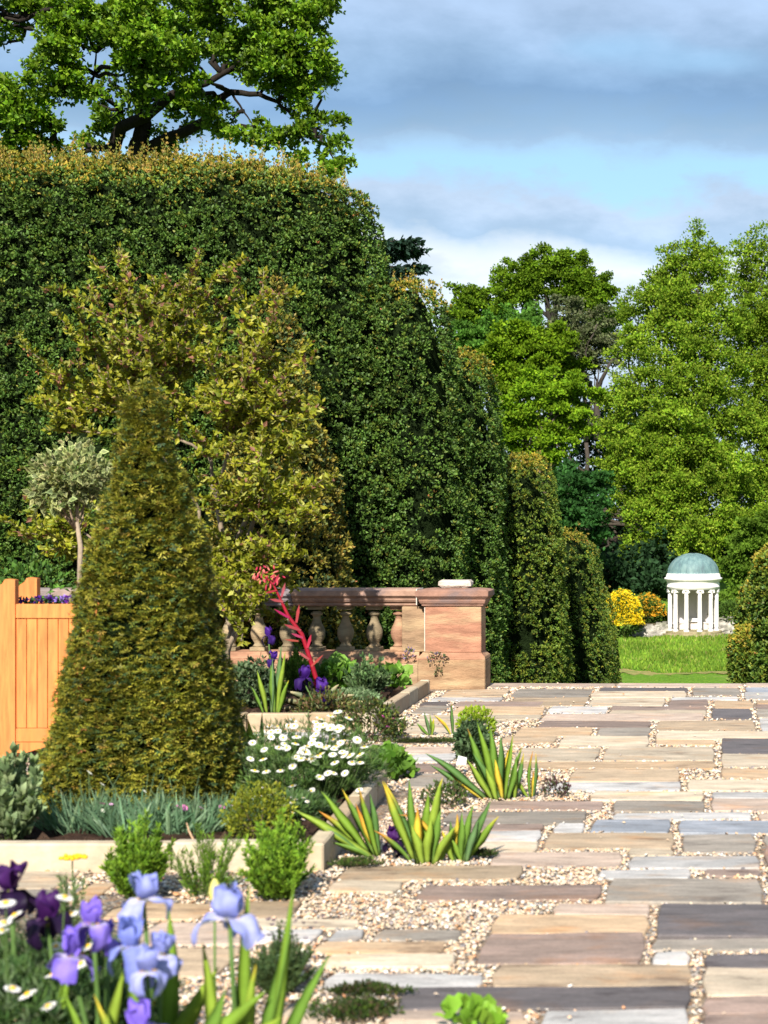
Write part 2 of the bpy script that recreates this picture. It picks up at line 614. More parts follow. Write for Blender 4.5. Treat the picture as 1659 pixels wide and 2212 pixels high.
PAL = {'T': (.40, .30, .20), 'B': (.50, .41, .30), 'W': (.44, .42, .40), 'G': (.27, .235, .195), 'D': (.115, .10, .10),
       'P': (.26, .19, .155), 'U': (.25, .265, .295), 'O': (.45, .32, .20), 'R': (.43, .33, .26)}
ST = """1030 1330 1476 1483.5 R;1331 1607 1476 1483.5 R;1608 1760 1476 1483.5 R;960 1097 1490 1505 T;930 1087 1505.6 1514 W;1108 1278 1489 1506 G
1100 1270 1507 1525 T;1295 1488 1485 1493 D;1276 1484 1494 1506 B;1273 1438 1507 1525 B;1494 1599 1485 1503 G;1609 1760 1485 1495 U;1607 1760 1496 1511 W
1449 1598 1506 1512 W;1443 1533 1512.5 1525 P;1540 1628 1513 1530 O;1631 1760 1513 1520 O;907 970 1516 1523 D;897 965 1524 1541 G;983 1175 1516 1526 P;979 1176 1527 1543 O
905 1170 1544 1554 B;882 1072 1555 1586 B;1182 1314 1527 1540 W;1317 1529 1526 1533 P;1313 1527 1534 1545 B;1169 1522 1542 1556 R;1164 1407 1557 1571 P;1535 1626 1531 1554 D
1631 1760 1521 1532 P;1633 1760 1533 1549 G;1640 1760 1551 1578 W;1417 1634 1557 1578 T;1415 1760 1579.5 1597 B;1414 1549 1598 1609 O;1288 1407 1572 1589 G;1114 1281 1573 1590 O
1080 1203 1591 1606 T;1208 1403 1590 1613 B;1557 1760 1597 1628 D;1556 1760 1629.5 1657 B;1556 1760 1660 1681 O;1112 1294 1616 1644 B;1303 1545 1614 1643 B;867 985 1613 1628 R
882 985 1629 1646 W;757 862 1608 1628 G;862 975 1594 1607 T;887 982 1650 1669 P;1117 1547 1646 1660 O;1232 1470 1662 1688 T;1178 1474 1689 1708 W;880 1000 1672 1701 G
1484 1760 1684 1708 B;1274 1524 1710 1729 B;1535 1760 1711 1724 W;1533 1760 1725 1752 R;1045 1307 1730 1749 P;1321 1524 1730 1753 G;955 1268 1754 1778 G;1322 1628 1756 1770 W
1636 1760 1757 1771 R;1275 1452 1771 1797 U;1463 1760 1773 1801 U;955 1176 1780 1794 P;1030 1172 1795 1816 W;1024 1165 1817 1841 B;1195 1266 1779 1798 W;1174 1457 1799 1833 T
1471 1634 1803 1841 G;1646 1760 1805 1825 G;1648 1760 1827 1870 P;1354 1457 1834 1846 B;1356 1644 1848 1875 W;1060 1346 1842 1872 R;735 1131 1870 1900 T;712 870 1901.5 1926 B
1288 1497 1878 1896 W;1518 1648 1877 1890 P;900 1300 1912 1944 P;1308 1652 1897 1950 G;1657 1760 1885 1945 G;1190 1410 1953 1976 R;1062 1405 1977 2015 O;1417 1760 1953 2024 D;1408 1760 2026 2051 G
1032 1395 2017 2080 P;1404 1495 2054 2080 W;1518 1760 2062 2089 D;1062 1496 2083 2130 T;1516 1760 2091 2150 B;858 1497 2132 2178 D;1512 1760 2152 2188 P;1512 1760 2190 2290 P
1150 1495 2180 2290 W;830 1138 2182 2206 R;800 1140 2208 2290 B;808 1000 2006 2031 G;680 965 2035 2057 O;697 988 2059 2089 B;702 1043 2103 2133 W;590 706 2165 2225 B
235 452 1950 1985 O;458 645 1947 1981 T;520 778 1985 2003 B;520 694 2008 2033 W;707 785 2010 2033 W;-60 150 1884 1918 B;-60 165 1920 1949 G;160 228 1908 1948 O
640 845 1628 1645 G;660 850 1646 1668 B;300 560 1990 2040 R;300 500 2045 2110 T"""
stones = []
for row in ST.replace('\n', ';').split(';'):
    a = row.split()
    x0, x1, y0, y1 = map(float, a[:4])
    yc = (y0 + y1) / 2
    A, Bp = G(x0, yc), G(x1, yc)
    Ya, Yb = G(0, y1 + .4).y, G(0, y0 - .4).y
    stones.append([A.x, Bp.x, Ya, Yb, PAL[a[4]]])
# paving that goes on beside and behind the part worked out above
def filler(x0, x1, y0, y1, pal):
    y = y0
    while y < y1 - .12:
        h = min(random.uniform(.22, .5), y1 - y)
        x = x0 - random.uniform(0, .4)
        while x < x1:
            w = random.uniform(.5, 1.1)
            xa, xb = max(x, x0), min(x + w, x1)
            if xb - xa > .15:
                stones.append([xa, xb - .03, y, y + h - .03, PAL[random.choice(pal)]])
            x += w
        y += h
filler(-6.5, -2.75, 9.95, 12.55, 'GGTBPWR')
filler(.72, 2.6, 5.2, 15.9, 'BTGRWPDO')
filler(-1.0, 2.4, 3.0, 4.85, 'BTGRWP')
filler(-2.1, -1.55, 3.0, 4.6, 'BTR')

keep = []
for s_ in stones:
    keep.append(s_)
stones = keep


def flagstone(x0, x1, y0, y1, col):
    gap = .006
    x0 += gap; x1 -= gap; y0 += gap * .6; y1 -= gap * .6
    cx, cy = (x0 + x1) / 2, (y0 + y1) / 2
    w, h = (x1 - x0) / 2, (y1 - y0) / 2
    if w < .02 or h < .008: return
    k = max(2, min(7, int(w / .09)))
    pts = []
    for i in range(k): pts.append((-w + 2 * w * i / k, -h))
    for i in range(2): pts.append((w, -h + h * i))
    for i in range(k): pts.append((w - 2 * w * i / k, h))
    for i in range(2): pts.append((-w, h - h * i))
    out = []
    for (x, y) in pts:
        c = 1.0
        if abs(abs(x) - w) < 1e-6 and abs(abs(y) - h) < 1e-6: c = 1 - min(.012, w * .3) / w
        out.append((x * c + random.uniform(-.007, .007), y + random.uniform(-1, 1) * min(.009, h * .12)))
    n = len(out)
    tx, ty = random.uniform(-.004, .004), random.uniform(-.002, .004)
    dz = random.uniform(-.002, .003)
    v = []
    for x, y in out: v.append((x, y, -.05))
    for x, y in out: v.append((x, y, dz - .006 + tx * x / w + ty * y / h))
    for x, y in out: v.append((x * (1 - .006 / w), y * (1 - min(.006 / h, .3)), dz + tx * x / w + ty * y / h))
    f = [tuple(2 * n + i for i in range(n))]
    for l in (0, 1):
        for i in range(n):
            j = (i + 1) % n
            f.append((l * n + i, l * n + j, (l + 1) * n + j, (l + 1) * n + i))
    cj = random.uniform(.70, .97)
    MB().add(v, f, tuple(c * cj for c in col)).build('flagstone', M_flag, terrace, loc=(cx, cy, 0))


for s_ in stones: flagstone(*s_)

# planting beds (soil) and their kerbs
NB = (-5.2, -1.88, 7.5, 9.62)    # near bed x0 x1 y0 y1
FB = (-7.4, -2.74, 12.72, 15.95)  # far bed


def soil_bed(name, b, label):
    m = MB()
    nx_, ny_ = 50, 26
    v = []
    for j in range(ny_ + 1):
        for i in range(nx_ + 1):
            x = b[0] + .05 + (b[1] - b[0] - .1) * i / nx_
            y = b[2] + .05 + (b[3] - b[2] - .1) * j / ny_
            x -= (y - b[2]) * .075 * i / nx_ if b[1] < -1.8 else 0
            v.append((x, y, .075 + random.uniform(-.015, .02)))
    f = [(j * (nx_ + 1) + i, j * (nx_ + 1) + i + 1, (j + 1) * (nx_ + 1) + i + 1, (j + 1) * (nx_ + 1) + i) for j in range(ny_) for i in range(nx_)]
    m.add(v, f, (.045, .025, .017))
    for _ in range(260):
        x, y = random.uniform(b[0] + .1, b[1] - .1), random.uniform(b[2] + .1, b[3] - .1)
        s_ = random.uniform(.012, .035)
        q = random.uniform(.6, 1.8)
        m.add([(x + s_ * math.cos(a) * random.uniform(.7, 1.2), y + s_ * math.sin(a), .08) for a in (0, 1.3, 2.5, 3.8, 5)] + [(x, y, .08 + s_ * 1.1)],
              [(0, 1, 5), (1, 2, 5), (2, 3, 5), (3, 4, 5), (4, 0, 5)], (.05 * q, .03 * q, .02 * q))
    return tag(m.build(name, M_soil, smooth=False), label, kind='structure')


soil_bed('flower_bed', NB, 'dark soil of the flower bed under the clipped cone')
soil_bed('flower_bed', FB, 'dark soil of the flower bed before the balustrade')
soil_bed('flower_bed', (-3.1, -1.05, 3.0, 4.75), 'dark soil of the front corner flower bed')

KC = [(.44, .36, .25), (.40, .31, .21), (.46, .385, .28), (.35, .26, .165)]


def kerb_run(root, p0, p1, h, w, inward, lens, turn=0.0):
    """kerb stones end to end from p0 to p1; inward is the side the width goes to"""
    p0, p1 = Vector(p0), Vector(p1)
    d = (p1 - p0)
    L = d.length
    d.normalize()
    n = Vector(inward)
    s_, i = 0.0, 0
    while s_ < L - .02:
        l = min(lens[i % len(lens)], L - s_)
        a, b = p0 + d * (s_ + .004), p0 + d * (s_ + l - .004)
        xs_ = sorted([a.x, b.x, (a + n * w).x, (b + n * w).x])
        ys_ = sorted([a.y, b.y, (a + n * w).y, (b + n * w).y])
        cx, cy = (xs_[0] + xs_[3]) / 2, (ys_[0] + ys_[3]) / 2
        hh = h + random.uniform(-.004, .006)
        m = MB().box(xs_[0] - cx, xs_[3] - cx, ys_[0] - cy, ys_[3] - cy, -.05, hh, KC[(i * 3 + int(cx * 7)) % 4], .009)
        o = m.build('kerb_stone', M_kerb, root, loc=(cx, cy, 0))
        if turn:
            o.location = p0 + Vector((-(cy - p0.y) * math.sin(turn) + (cx - p0.x) * math.cos(turn), (cy - p0.y) * math.cos(turn) + (cx - p0.x) * math.sin(turn), 0))
            o.rotation_euler[2] = turn
        s_ += l
        i += 1


k1 = thing('kerb', 'cream stone kerb round the near bed with the clipped cone', 'kerb')
kerb_run(k1, (NB[0], NB[2] - .09, 0), (NB[1] + .0, NB[2] - .09, 0), .125, .09, (0, 1, 0), [.9, .86, .93, .62])
kerb_run(k1, (NB[1] + .09, NB[2] - .092, 0), (NB[1] + .09, NB[3] + .09, 0), .125, .088, (-1, 0, 0), [.62, .7, .55], .07)
kerb_run(k1, (NB[0], NB[3], 0), (NB[1] - .15, NB[3], 0), .12, .09, (0, 1, 0), [.8, .7])
k2 = thing('kerb', 'pale stone kerb round the far bed ending against the pier', 'kerb')
kerb_run(k2, (FB[0], FB[2] - .09, 0), (FB[1], FB[2] - .09, 0), .13, .09, (0, 1, 0), [.6, .31, .5])
kerb_run(k2, (FB[1] + .09, FB[2] - .092, 0), (FB[1] + .09, 15.62, 0), .12, .09, (-1, 0, 0), [.95, .8, .52, .62], .022)

# pea gravel pebbles lying between the flagstones
R_ = np.array([[s_[0], s_[1], s_[2], s_[3]] for s_ in stones])
BEDS = np.array([[NB[0], NB[1] + .09, NB[2] - .09, NB[3] + .09], [FB[0], FB[1] + .09, FB[2] - .09, 15.9], [-2.92, -2.2, 15.7, 16.6]])
def pebbles():
    px, py, sz = [], [], []
    for (y0, y1, x0, x1, dens, s0) in ((4.5, 7.0, -2.3, 1.1, 4600, .0095), (7.0, 9.7, -2.2, .9, 4200, .0102), (9.7, 12.8, -3.2, .9, 2200, .0128), (12.8, 16.4, -2.8, .9, 1300, .015),
                                   (6.9, 7.4, -3.6, -1.7, 2200, .013), (9.6, 12.7, -5.2, -3.2, 700, .016)):
        n = int((y1 - y0) * (x1 - x0) * dens)
        px.append(rng.uniform(x0, x1, n)); py.append(rng.uniform(y0, y1, n)); sz.append(np.full(n, s0))
    px, py, sz = map(np.concatenate, (px, py, sz))
    ok = np.ones(len(px), bool)
    e = rng.uniform(-.008, .008, len(px))
    for r in R_:
        ok &= ~((px > r[0] + e) & (px < r[1] - e) & (py > r[2] - .006 + e * .8) & (py < r[3] + .004 - e * .8))
    stray = rng.random(len(px)) < .0005
    ok |= stray
    for r in BEDS:
        ok &= ~((px > r[0] - .005) & (px < r[1] + .005) & (py > r[2] - .005) & (py < r[3] + .005))
    px, py, sz, stray = px[ok], py[ok], sz[ok], stray[ok]
    n = len(px)
    # pebble template: squashed octa-like solid
    tm = []
    for sd in (1, 2, 3):
        r = random.Random(sd)
        v = [(math.cos(a) * r.uniform(.8, 1.1), math.sin(a) * r.uniform(.7, 1.0), r.uniform(-.1, .15)) for a in np.arange(5) * math.pi * .4]
        v += [(math.cos(a) * .58, math.sin(a) * .55, .52) for a in np.arange(5) * math.pi * .4 + .3]
        f = [(5, 6, 7, 8, 9)] + [(k, (k + 1) % 5, 5 + (k + 1) % 5, 5 + k) for k in range(5)]
        tm.append(T(v, f))
    z = np.where(stray, .012, rng.uniform(-.016, .004, n))
    pos = np.stack([px, py, z], 1)
    up = np.stack([rng.normal(0, .35, n), rng.normal(0, .35, n), np.ones(n)], 1)
    scl = sz[:, None] * rng.uniform(.55, 1.25, (n, 3)) * rng.uniform(.8, 1.25, (n, 1))
    col = pick(n, [(.50, .34, .21), (.56, .45, .33), (.50, .26, .13), (.64, .58, .50), (.14, .13, .14), (.26, .23, .21), (.44, .34, .25), (.56, .41, .28)], [3, 4, 1.2, 2.5, .9, 1.5, 2.5, 2.4], .15)
    o = scatter('gravel', tm, pos, frames(up), scl, col, M_peb, smooth=True)
    tag(o, 'cream and orange pea gravel between the flagstones', kind='stuff', cat='gravel')


pebbles()

# ------------------------------------------------------------------ balustrade
SAND_ = (.44, .235, .15)
BALC = [(.28, .22, .135), (.25, .195, .12), (.32, .25, .15), (.37, .20, .125)]
bal = thing('balustrade', 'red sandstone balustrade with urn balusters and end pier', 'balustrade', (0, 16.2, 0))
BY = 16.25


def bb(x0, x1, y0, y1, z0, z1, name, col, mat=None, bev=.01):
    cx, cy = (x0 + x1) / 2, (y0 + y1) / 2
    return MB().box(x0 - cx, x1 - cx, y0 - cy, y1 - cy, z0, z1, col, bev).build(name, mat or M_sand, bal, loc=(cx, cy - 16.2, 0))


def moulded(x0, x1, yc, prof, name, col, mat, ends=True):
    """run of masonry along x with a cross-section (half depth, z); ends stepped the same way"""
    v, f = [], []
    n = len(prof)
    cx = (x0 + x1) / 2
    w = (x1 - x0) / 2
    dmax = max(p[0] for p in prof)
    for d, z in prof:
        ex = (dmax - d) if ends else 0
        v += [(-w + ex, -d, z), (w - ex, -d, z), (w - ex, d, z), (-w + ex, d, z)]
    f.append((3, 2, 1, 0))
    f.append(tuple((n - 1) * 4 + k for k in range(4)))
    for i in range(n - 1):
        for k in range(4):
            k2 = (k + 1) % 4
            f.append((i * 4 + k, i * 4 + k2, (i + 1) * 4 + k2, (i + 1) * 4 + k))
    return MB().add(v, f, col).build(name, mat, bal, loc=(cx, yc - 16.2, 0))


px0, px1 = -2.90, -2.215
bb(px0 + .0, px1 - .0, 15.95, 16.36, -.02, .29, 'pier_base', (.36, .22, .125))
moulded(px0 + .0, px1, 16.155, [(.203, .29), (.198, .32), (.165, .35), (.162, .36)], 'pier_moulding', (.39, .20, .125), M_sand)
bb(px0 + .07, px1 - .045, 15.99, 16.32, .36, .825, 'pier_shaft', (.42, .205, .13), bev=.006)
moulded(px0 - .02, px1 + .035, 16.155, [(.165, .826), (.18, .838), (.18, .85), (.195, .86), (.205, .885), (.205, .90), (.238, .935), (.238, .985), (.205, 1.0), (.10, 1.012)], 'pier_cap', (.27, .15, .11), M_cope)
bb(px0 - .185, px0 + .068, 16.09, 16.41, .36, .822, 'pilaster', (.33, .215, .13), bev=.005)
bb(px0 - .031, px0 - .021, 16.035, 16.4, .84, 1.004, 'mortar_joint', (.62, .58, .52), M_kerb, bev=.002)
bb(px0 + .060, px0 + .0695, 15.996, 16.2, .37, .82, 'mortar_joint', (.60, .50, .42), M_kerb, bev=.002)
# coping lengths and plinth lengths
cp = [(.125, .825), (.14, .84), (.14, .86), (.165, .872), (.18, .895), (.18, .905), (.215, .935), (.215, .985), (.19, 1.0), (.08, 1.008)]
xr = px0 - .022
for i, l in enumerate([1.28, 1.1, 1.35, 1.2, 1.3]):
    moulded(xr - l, xr - .006, BY, cp, 'coping_stone', [(.36, .22, .16), (.20, .17, .18), (.27, .2, .17), (.22, .18, .17), (.3, .2, .16)][i], M_cope, ends=False)
    xr -= l
xr = px0 - .0
for i, l in enumerate([.62, 1.0, .9, 1.1, .95, 1.2, .8]):
    bb(xr - l, xr - .005, 16.0, 16.5, .0, .245, 'plinth_stone', (.36, .23, .14), bev=.008)
    moulded(xr - l, xr - .005, BY, [(.22, .247), (.22, .30), (.18, .335), (.17, .36)], 'plinth_stone', (.42, .22, .135), M_sand, ends=False)
    xr -= l
bprof = [(.075, .36), (.075, .395), (.058, .40), (.062, .415), (.052, .425), (.046, .44), (.066, .47), (.080, .505), (.0855, .54), (.083, .575), (.070, .61), (.052, .645), (.04, .68),
         (.036, .71), (.044, .725), (.062, .735), (.062, .75), (.045, .756), (.045, .768), (.070, .785), (.078, .79), (.078, .826)]
bmesh_cache = {}
i = 0
for xD in [862] + [809 - 62.3 * k for k in range(17)]:
    X = (xD - 1520) * BY / F
    ci = 3 if i == 0 else (0, 1, 2)[i % 3]
    if ci not in bmesh_cache:
        m = MB()
        m.lathe([(r, z) for r, z in bprof[2:-3]], seg=20, col=BALC[ci])
        m.box(-.078, .078, -.078, .078, .36, .40, BALC[ci], .004)
        m.box(-.078, .078, -.078, .078, .785, .824, BALC[ci], .004)
        bmesh_cache[ci] = m.mesh('baluster', M_sand, True)
        me = bmesh_cache[ci]
        me.polygons.foreach_set('use_smooth', np.array([len(p.vertices) == 4 and p.area < .0012 for p in me.polygons]))
    link('baluster', bmesh_cache[ci], bal, (X, BY - 16.2, 0))
    i += 1
# loose stone on the pier
m = MB().box(-.165, .165, -.12, .12, 0, .075, (.52, .44, .38), .02)
m.v = [(x + random.uniform(-.008, .008), y, z + random.uniform(-.005, .005)) for x, y, z in m.v]
tag(m.build('loose_stone', M_rock, loc=(-2.545, 16.155, 1.018)), 'pale loose flat stone lying on top of the pier cap', 'stone')

# ------------------------------------------------------------------ clipped yews
CAMP = np.array([0, 0, EYE])


def poly_x(pts, y):
    return float(np.interp(y, [p[1] for p in pts], [p[0] for p in pts]))


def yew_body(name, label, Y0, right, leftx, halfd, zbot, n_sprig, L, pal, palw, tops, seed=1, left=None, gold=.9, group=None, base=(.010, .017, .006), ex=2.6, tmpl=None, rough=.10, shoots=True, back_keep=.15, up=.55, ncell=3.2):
    """clipped yew: rings lofted from the outline, covered by sprigs. right: [(x,y)..] on the sheet at distance Y0, leftx: mirrored or fixed"""
    ytop = right[0][1]
    ztop = P(0, ytop, Y0 if left is not None else Y0 - halfd * .75).z
    levels = 46
    tt = np.linspace(0, 1, levels) ** 1.5
    zs = ztop - (ztop - zbot) * tt
    rings = []
    Yz = Y0 if left is not None else Y0 - halfd * .75
    Yx = Y0 if left is not None else Y0 + halfd * .6
    seg = 72
    ang = np.linspace(0, 2 * np.pi, seg, endpoint=False)
    for z in zs:
        yD = 1146 + (EYE - z) * F / Yz
        xr_ = (poly_x(right, yD) - 1520) * Yx / F
        if left is not None: xl_ = (poly_x(left, yD) - 1520) * Y0 / F
        else: xl_ = leftx
        sh = min(1.0, math.sqrt(max(0.0, (ztop - z) / (.55 if halfd > .6 else .25 * halfd + .001))) + .05)
        if left is not None: sh = 1.0
        a = (xr_ - xl_) / 2
        a = max(.012, a - min(.055 if tmpl else .04, a * .3))
        b = min(halfd * sh, a * 1.4 if left is not None else 99)
        c, s_ = np.cos(ang), np.sin(ang)
        ring = np.stack([(xl_ + xr_) / 2 + a * np.sign(c) * np.abs(c) ** (2 / ex), Y0 + b * np.sign(s_) * np.abs(s_) ** (2 / ex), np.full(seg, z)], 1)
        rings.append(ring)
    Rg = np.array(rings)                                  # levels, seg, 3
    A = Rg[:-1]; B = Rg[1:]
    A2 = np.roll(A, -1, axis=1); B2 = np.roll(B, -1, axis=1)
    nrm = np.cross((A2 - B).reshape(-1, 3), (A - B2).reshape(-1, 3))
    area = np.linalg.norm(nrm, axis=1) / 2
    nrm = unit(nrm)
    cen = ((A + A2 + B + B2) / 4).reshape(-1, 3)
    axis = np.array([(Rg[:, :, 0].mean()), Y0, 0])
    out = cen - np.stack([Rg[:-1, :, 0].mean(1).repeat(seg), np.full(len(cen), Y0), cen[:, 2] - .6], 1)
    flip = np.sign((nrm * out).sum(1)); flip[flip == 0] = 1
    nrm *= flip[:, None]
    view = unit(CAMP - cen)
    facing = (nrm * view).sum(1)
    # what can be seen over the terrace edge or from a step aside
    yimg = 1146 + (EYE - cen[:, 2]) * F / cen[:, 1]
    ximg = 1520 + cen[:, 0] * F / cen[:, 1]
    w = area * np.where(facing > -.15, 1.0, back_keep) * np.where(yimg > 1640 if Y0 > 12 else yimg > 9999, .04, 1) * np.where((ximg < -150) | (ximg > 1850), .2, 1)
    n_pf = n_sprig // 8
    pidx = rng.choice(len(cen), n_pf, p=w / w.sum())
    u, v_ = rng.random(n_pf)[:, None], rng.random(n_pf)[:, None]
    a_, b_, c_, d_ = (q.reshape(-1, 3)[pidx] for q in (A, A2, B, B2))
    pc = (a_ * (1 - u) + b_ * u) * (1 - v_) + (c_ * (1 - u) + d_ * u) * v_
    pn = nrm[pidx]
    q = pc * np.array([ncell, ncell, ncell * .55])
    bump = vnoise(q, seed) * .6 + vnoise(q * 2.3 + 7, seed + 1) * .4
    pc = pc + pn * ((bump - .55) * rough * 2.4 + rng.uniform(-1.3, .5, n_pf) * L)[:, None]
    keep_ = bump > (.21 if not tmpl else .2) + .10 * rng.random(n_pf)
    pc, pn, bump = pc[keep_], pn[keep_], bump[keep_]
    k_ = np.repeat(np.arange(len(pc)), 8)
    n = len(k_)
    pr_ = (L * rng.uniform(.7, 1.7, len(pc)) * (1.0 if tmpl else 1.15))[k_]
    sd = unit(rng.normal(size=(n, 3)) + pn[k_] * 1.0 + np.array([0, 0, .45 if up > .2 else .1]))
    pos = pc[k_] + sd * pr_[:, None] * .8
    nn = unit(pn[k_] * .5 + sd)
    pf_tone = rng.normal(1, .13, len(pc))[k_]
    axis_d = nn * .75 + np.array([0, 0, up]) + rng.normal(0, .35, (n, 3))
    col = pick(n, pal, palw, .2) * pf_tone[:, None]
    hz = np.clip(1 - (ztop - pos[:, 2]) / tops[0], 0, 1) if tops else np.zeros(n)
    gmask = rng.random(n) < (hz ** 1.5) * gold
    gc_ = pick(n, [(.26, .22, .022), (.34, .25, .03), (.17, .19, .018)], None, .2)
    col[gmask] = gc_[gmask]
    red = rng.random(n) < .002
    col[red] = (.34, .14, .05)
    root = thing(name, label, 'yew', (0, 0, 0), group)
    root.location = (float(cen[:, 0].mean()), Y0, zbot)
    inv = -np.array(root.location)
    # solid inner mass, its near-black colour stands in for shade between sprigs
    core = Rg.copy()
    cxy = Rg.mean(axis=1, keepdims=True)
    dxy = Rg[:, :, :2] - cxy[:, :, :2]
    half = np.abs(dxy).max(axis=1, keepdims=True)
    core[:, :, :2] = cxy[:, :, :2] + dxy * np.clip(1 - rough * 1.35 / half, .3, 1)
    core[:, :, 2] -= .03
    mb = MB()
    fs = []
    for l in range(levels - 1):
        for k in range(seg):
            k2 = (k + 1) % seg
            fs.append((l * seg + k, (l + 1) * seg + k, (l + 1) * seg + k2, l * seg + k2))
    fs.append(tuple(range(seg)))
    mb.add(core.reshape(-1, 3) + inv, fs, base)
    mb.build('shade_core', M_core, root, smooth=True)
    sc = L * rng.uniform(.65, 1.25, n)
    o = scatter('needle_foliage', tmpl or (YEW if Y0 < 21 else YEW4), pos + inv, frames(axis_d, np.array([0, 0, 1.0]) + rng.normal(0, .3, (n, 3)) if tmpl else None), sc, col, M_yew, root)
    o['kind'] = 'stuff'
    if tops and shoots:
        m_ = max(60, int(tops[1]))
        near = np.where((zs[0] - cen[:, 2] < tops[0] * .45) & (facing > -.5))[0]
        ww = area[near] * np.where((ximg[near] < -150) | (ximg[near] > 1800), .15, 1)
        pi_ = near[rng.choice(len(near), m_, p=ww / ww.sum())]
        pp = cen[pi_] + rng.normal(0, .08, (m_, 3))
        H = rng.uniform(.3, 1, m_) ** 2 * tops[2]
        P2, D2, S2 = [], [], []
        for j in range(6):
            t_ = j / 5
            P2.append(pp + np.stack([rng.normal(0, .006, m_), rng.normal(0, .006, m_), H * t_ - .02], 1))
            D2.append(np.stack([rng.normal(0, .22, m_), rng.normal(0, .22, m_), np.ones(m_)], 1))
            S2.append(np.full(m_, L * .95 * (1.1 - .35 * t_)))
        P2, D2, S2 = np.concatenate(P2), np.concatenate(D2), np.concatenate(S2)
        cc_ = pick(len(P2), [(.30, .23, .035), (.23, .21, .03), (.14, .18, .03), (.36, .23, .05)], None, .2)
        o = scatter('young_shoots', YEWUP, P2 + inv, frames(D2), S2, cc_, M_yew, root)
        o['kind'] = 'stuff'
    return root


GREEN = [(.052, .105, .018), (.072, .138, .022), (.100, .175, .030), (.085, .132, .016), (.17, .19, .03)]
GW = [3, 4, 2.5, 2, .6]
GR2 = [(.060, .105, .014), (.088, .142, .018), (.125, .170, .020), (.18, .19, .022)]
GRP = 'clipped yews stepping down beside the lawn'
yew_body('clipped_yew_hedge', 'huge dark green clipped yew hedge with golden shoots along its top behind the balustrade', 20.3,
         [(430, 318), (600, 322), (690, 338), (735, 352), (785, 378), (828, 402), (842, 450), (850, 520), (858, 570), (866, 620), (880, 700), (900, 800), (915, 1000), (930, 1250), (940, 1480), (945, 1700)],
         -13.0, 1.5, -1.6, 84000, .054, GREEN, GW, (.8, 1050, .30), 3, rough=.13)
yew_body('clipped_yew', 'tall clipped yew with golden top just right of the great hedge', 20.7,
         [(900, 600), (945, 604), (962, 624), (975, 665), (990, 720), (1003, 780), (1015, 870), (1024, 980), (1026, 1155), (1026, 1300), (1030, 1480), (1032, 1700)],
         -5.6, 1.0, -1.8, 26000, .050, GREEN, GW, (.45, 150, .2), 5, rough=.12, group=GRP, ex=3.6)
yew_body('clipped_yew', 'clipped yew standing between the tallest clipped yew and the shorter round shouldered one', 21.8,
         [(1015, 758), (1054, 763), (1068, 790), (1076, 840), (1085, 900), (1091, 950), (1097, 1155), (1104, 1480), (1106, 1700)],
         -4.5, 1.0, -2.0, 20000, .046, GREEN, GW, (.5, 90, .14), 6, rough=.11, group=GRP, ex=3.6)
yew_body('clipped_yew', 'shorter clipped yew with ochre shoulder and broad front above the terrace edge', 23.6,
         [(1130, 980), (1178, 992), (1194, 1015), (1203, 1050), (1212, 1130), (1225, 1200), (1231, 1334), (1235, 1480), (1236, 1700)],
         -4.2, 1.1, -2.2, 24000, .042, [(.08, .125, .016), (.11, .165, .02)] + GR2[1:] + GREEN[:2], [3, 3, 4, 3, 2, 1, 1], (.5, 110, .12), 7, rough=.10, group=GRP, ex=3.6)
yew_body('clipped_yew', 'low clipped yew with yellow brown crown next to the yellow azalea', 27.0,
         [(1236, 1152), (1272, 1160), (1288, 1190), (1300, 1245), (1312, 1290), (1324, 1400), (1335, 1480), (1340, 1600)],
         -3.7, 1.0, -2.6, 19000, .038, GR2 + GREEN[:2], [3, 4, 3, 2, 2, 1], (.45, 80, .10), 8, rough=.09, group=GRP, ex=3.2)
yew_body('clipped_yew', 'lowest clipped yew peeping out beside the lawn at the end of the row', 32.0,
         [(1303, 1266), (1316, 1276), (1326, 1310), (1335, 1400), (1345, 1480), (1347, 1560)],
         -3.1, 1.0, -3.0, 9000, .042, GR2, [3, 4, 3, 2], (.4, 30, .1), 9, rough=.09, group=GRP, ex=3.0)
# right hand side yews (outline read on their left edge, mirrored)


def mirror(pts, c):
    return [(2 * c - x, y) for x, y in pts]


def yew_right(label, Y0, leftpts, cx, halfd, zbot, n, L, tops, seed):
    yew_body('clipped_yew', label, Y0, mirror(leftpts, cx), None, halfd, zbot, n, L, GR2 + GREEN[:2], [3, 4, 3, 2, 1, 1], tops, seed, left=leftpts, rough=.13,
             group='clipped yews on the right of the lawn', ex=2.2)


yew_right('tallest dark yew at the right edge of the picture with several upright lobes', 40.0,
          [(1680, 1185), (1650, 1198), (1634, 1225), (1628, 1290), (1636, 1330), (1642, 1480), (1642, 1560)], 1725, 1.4, -4.6, 13000, .115, (1.0, 60, .2), 12)
yew_right('middle clipped yew leaning on the tallest one at the right edge', 46.0,
          [(1642, 1255), (1618, 1268), (1600, 1300), (1598, 1340), (1604, 1400), (1610, 1480), (1612, 1540)], 1655, 1.2, -5.2, 9000, .125, (1.0, 60, .2), 13)
yew_right('smallest clipped yew right of the lawn, lowest of the right hand group', 44.0,
          [(1604, 1362), (1588, 1372), (1581, 1400), (1584, 1440), (1590, 1480), (1592, 1560)], 1612, .7, -5.0, 6000, .115, (.8, 30, .15), 14)

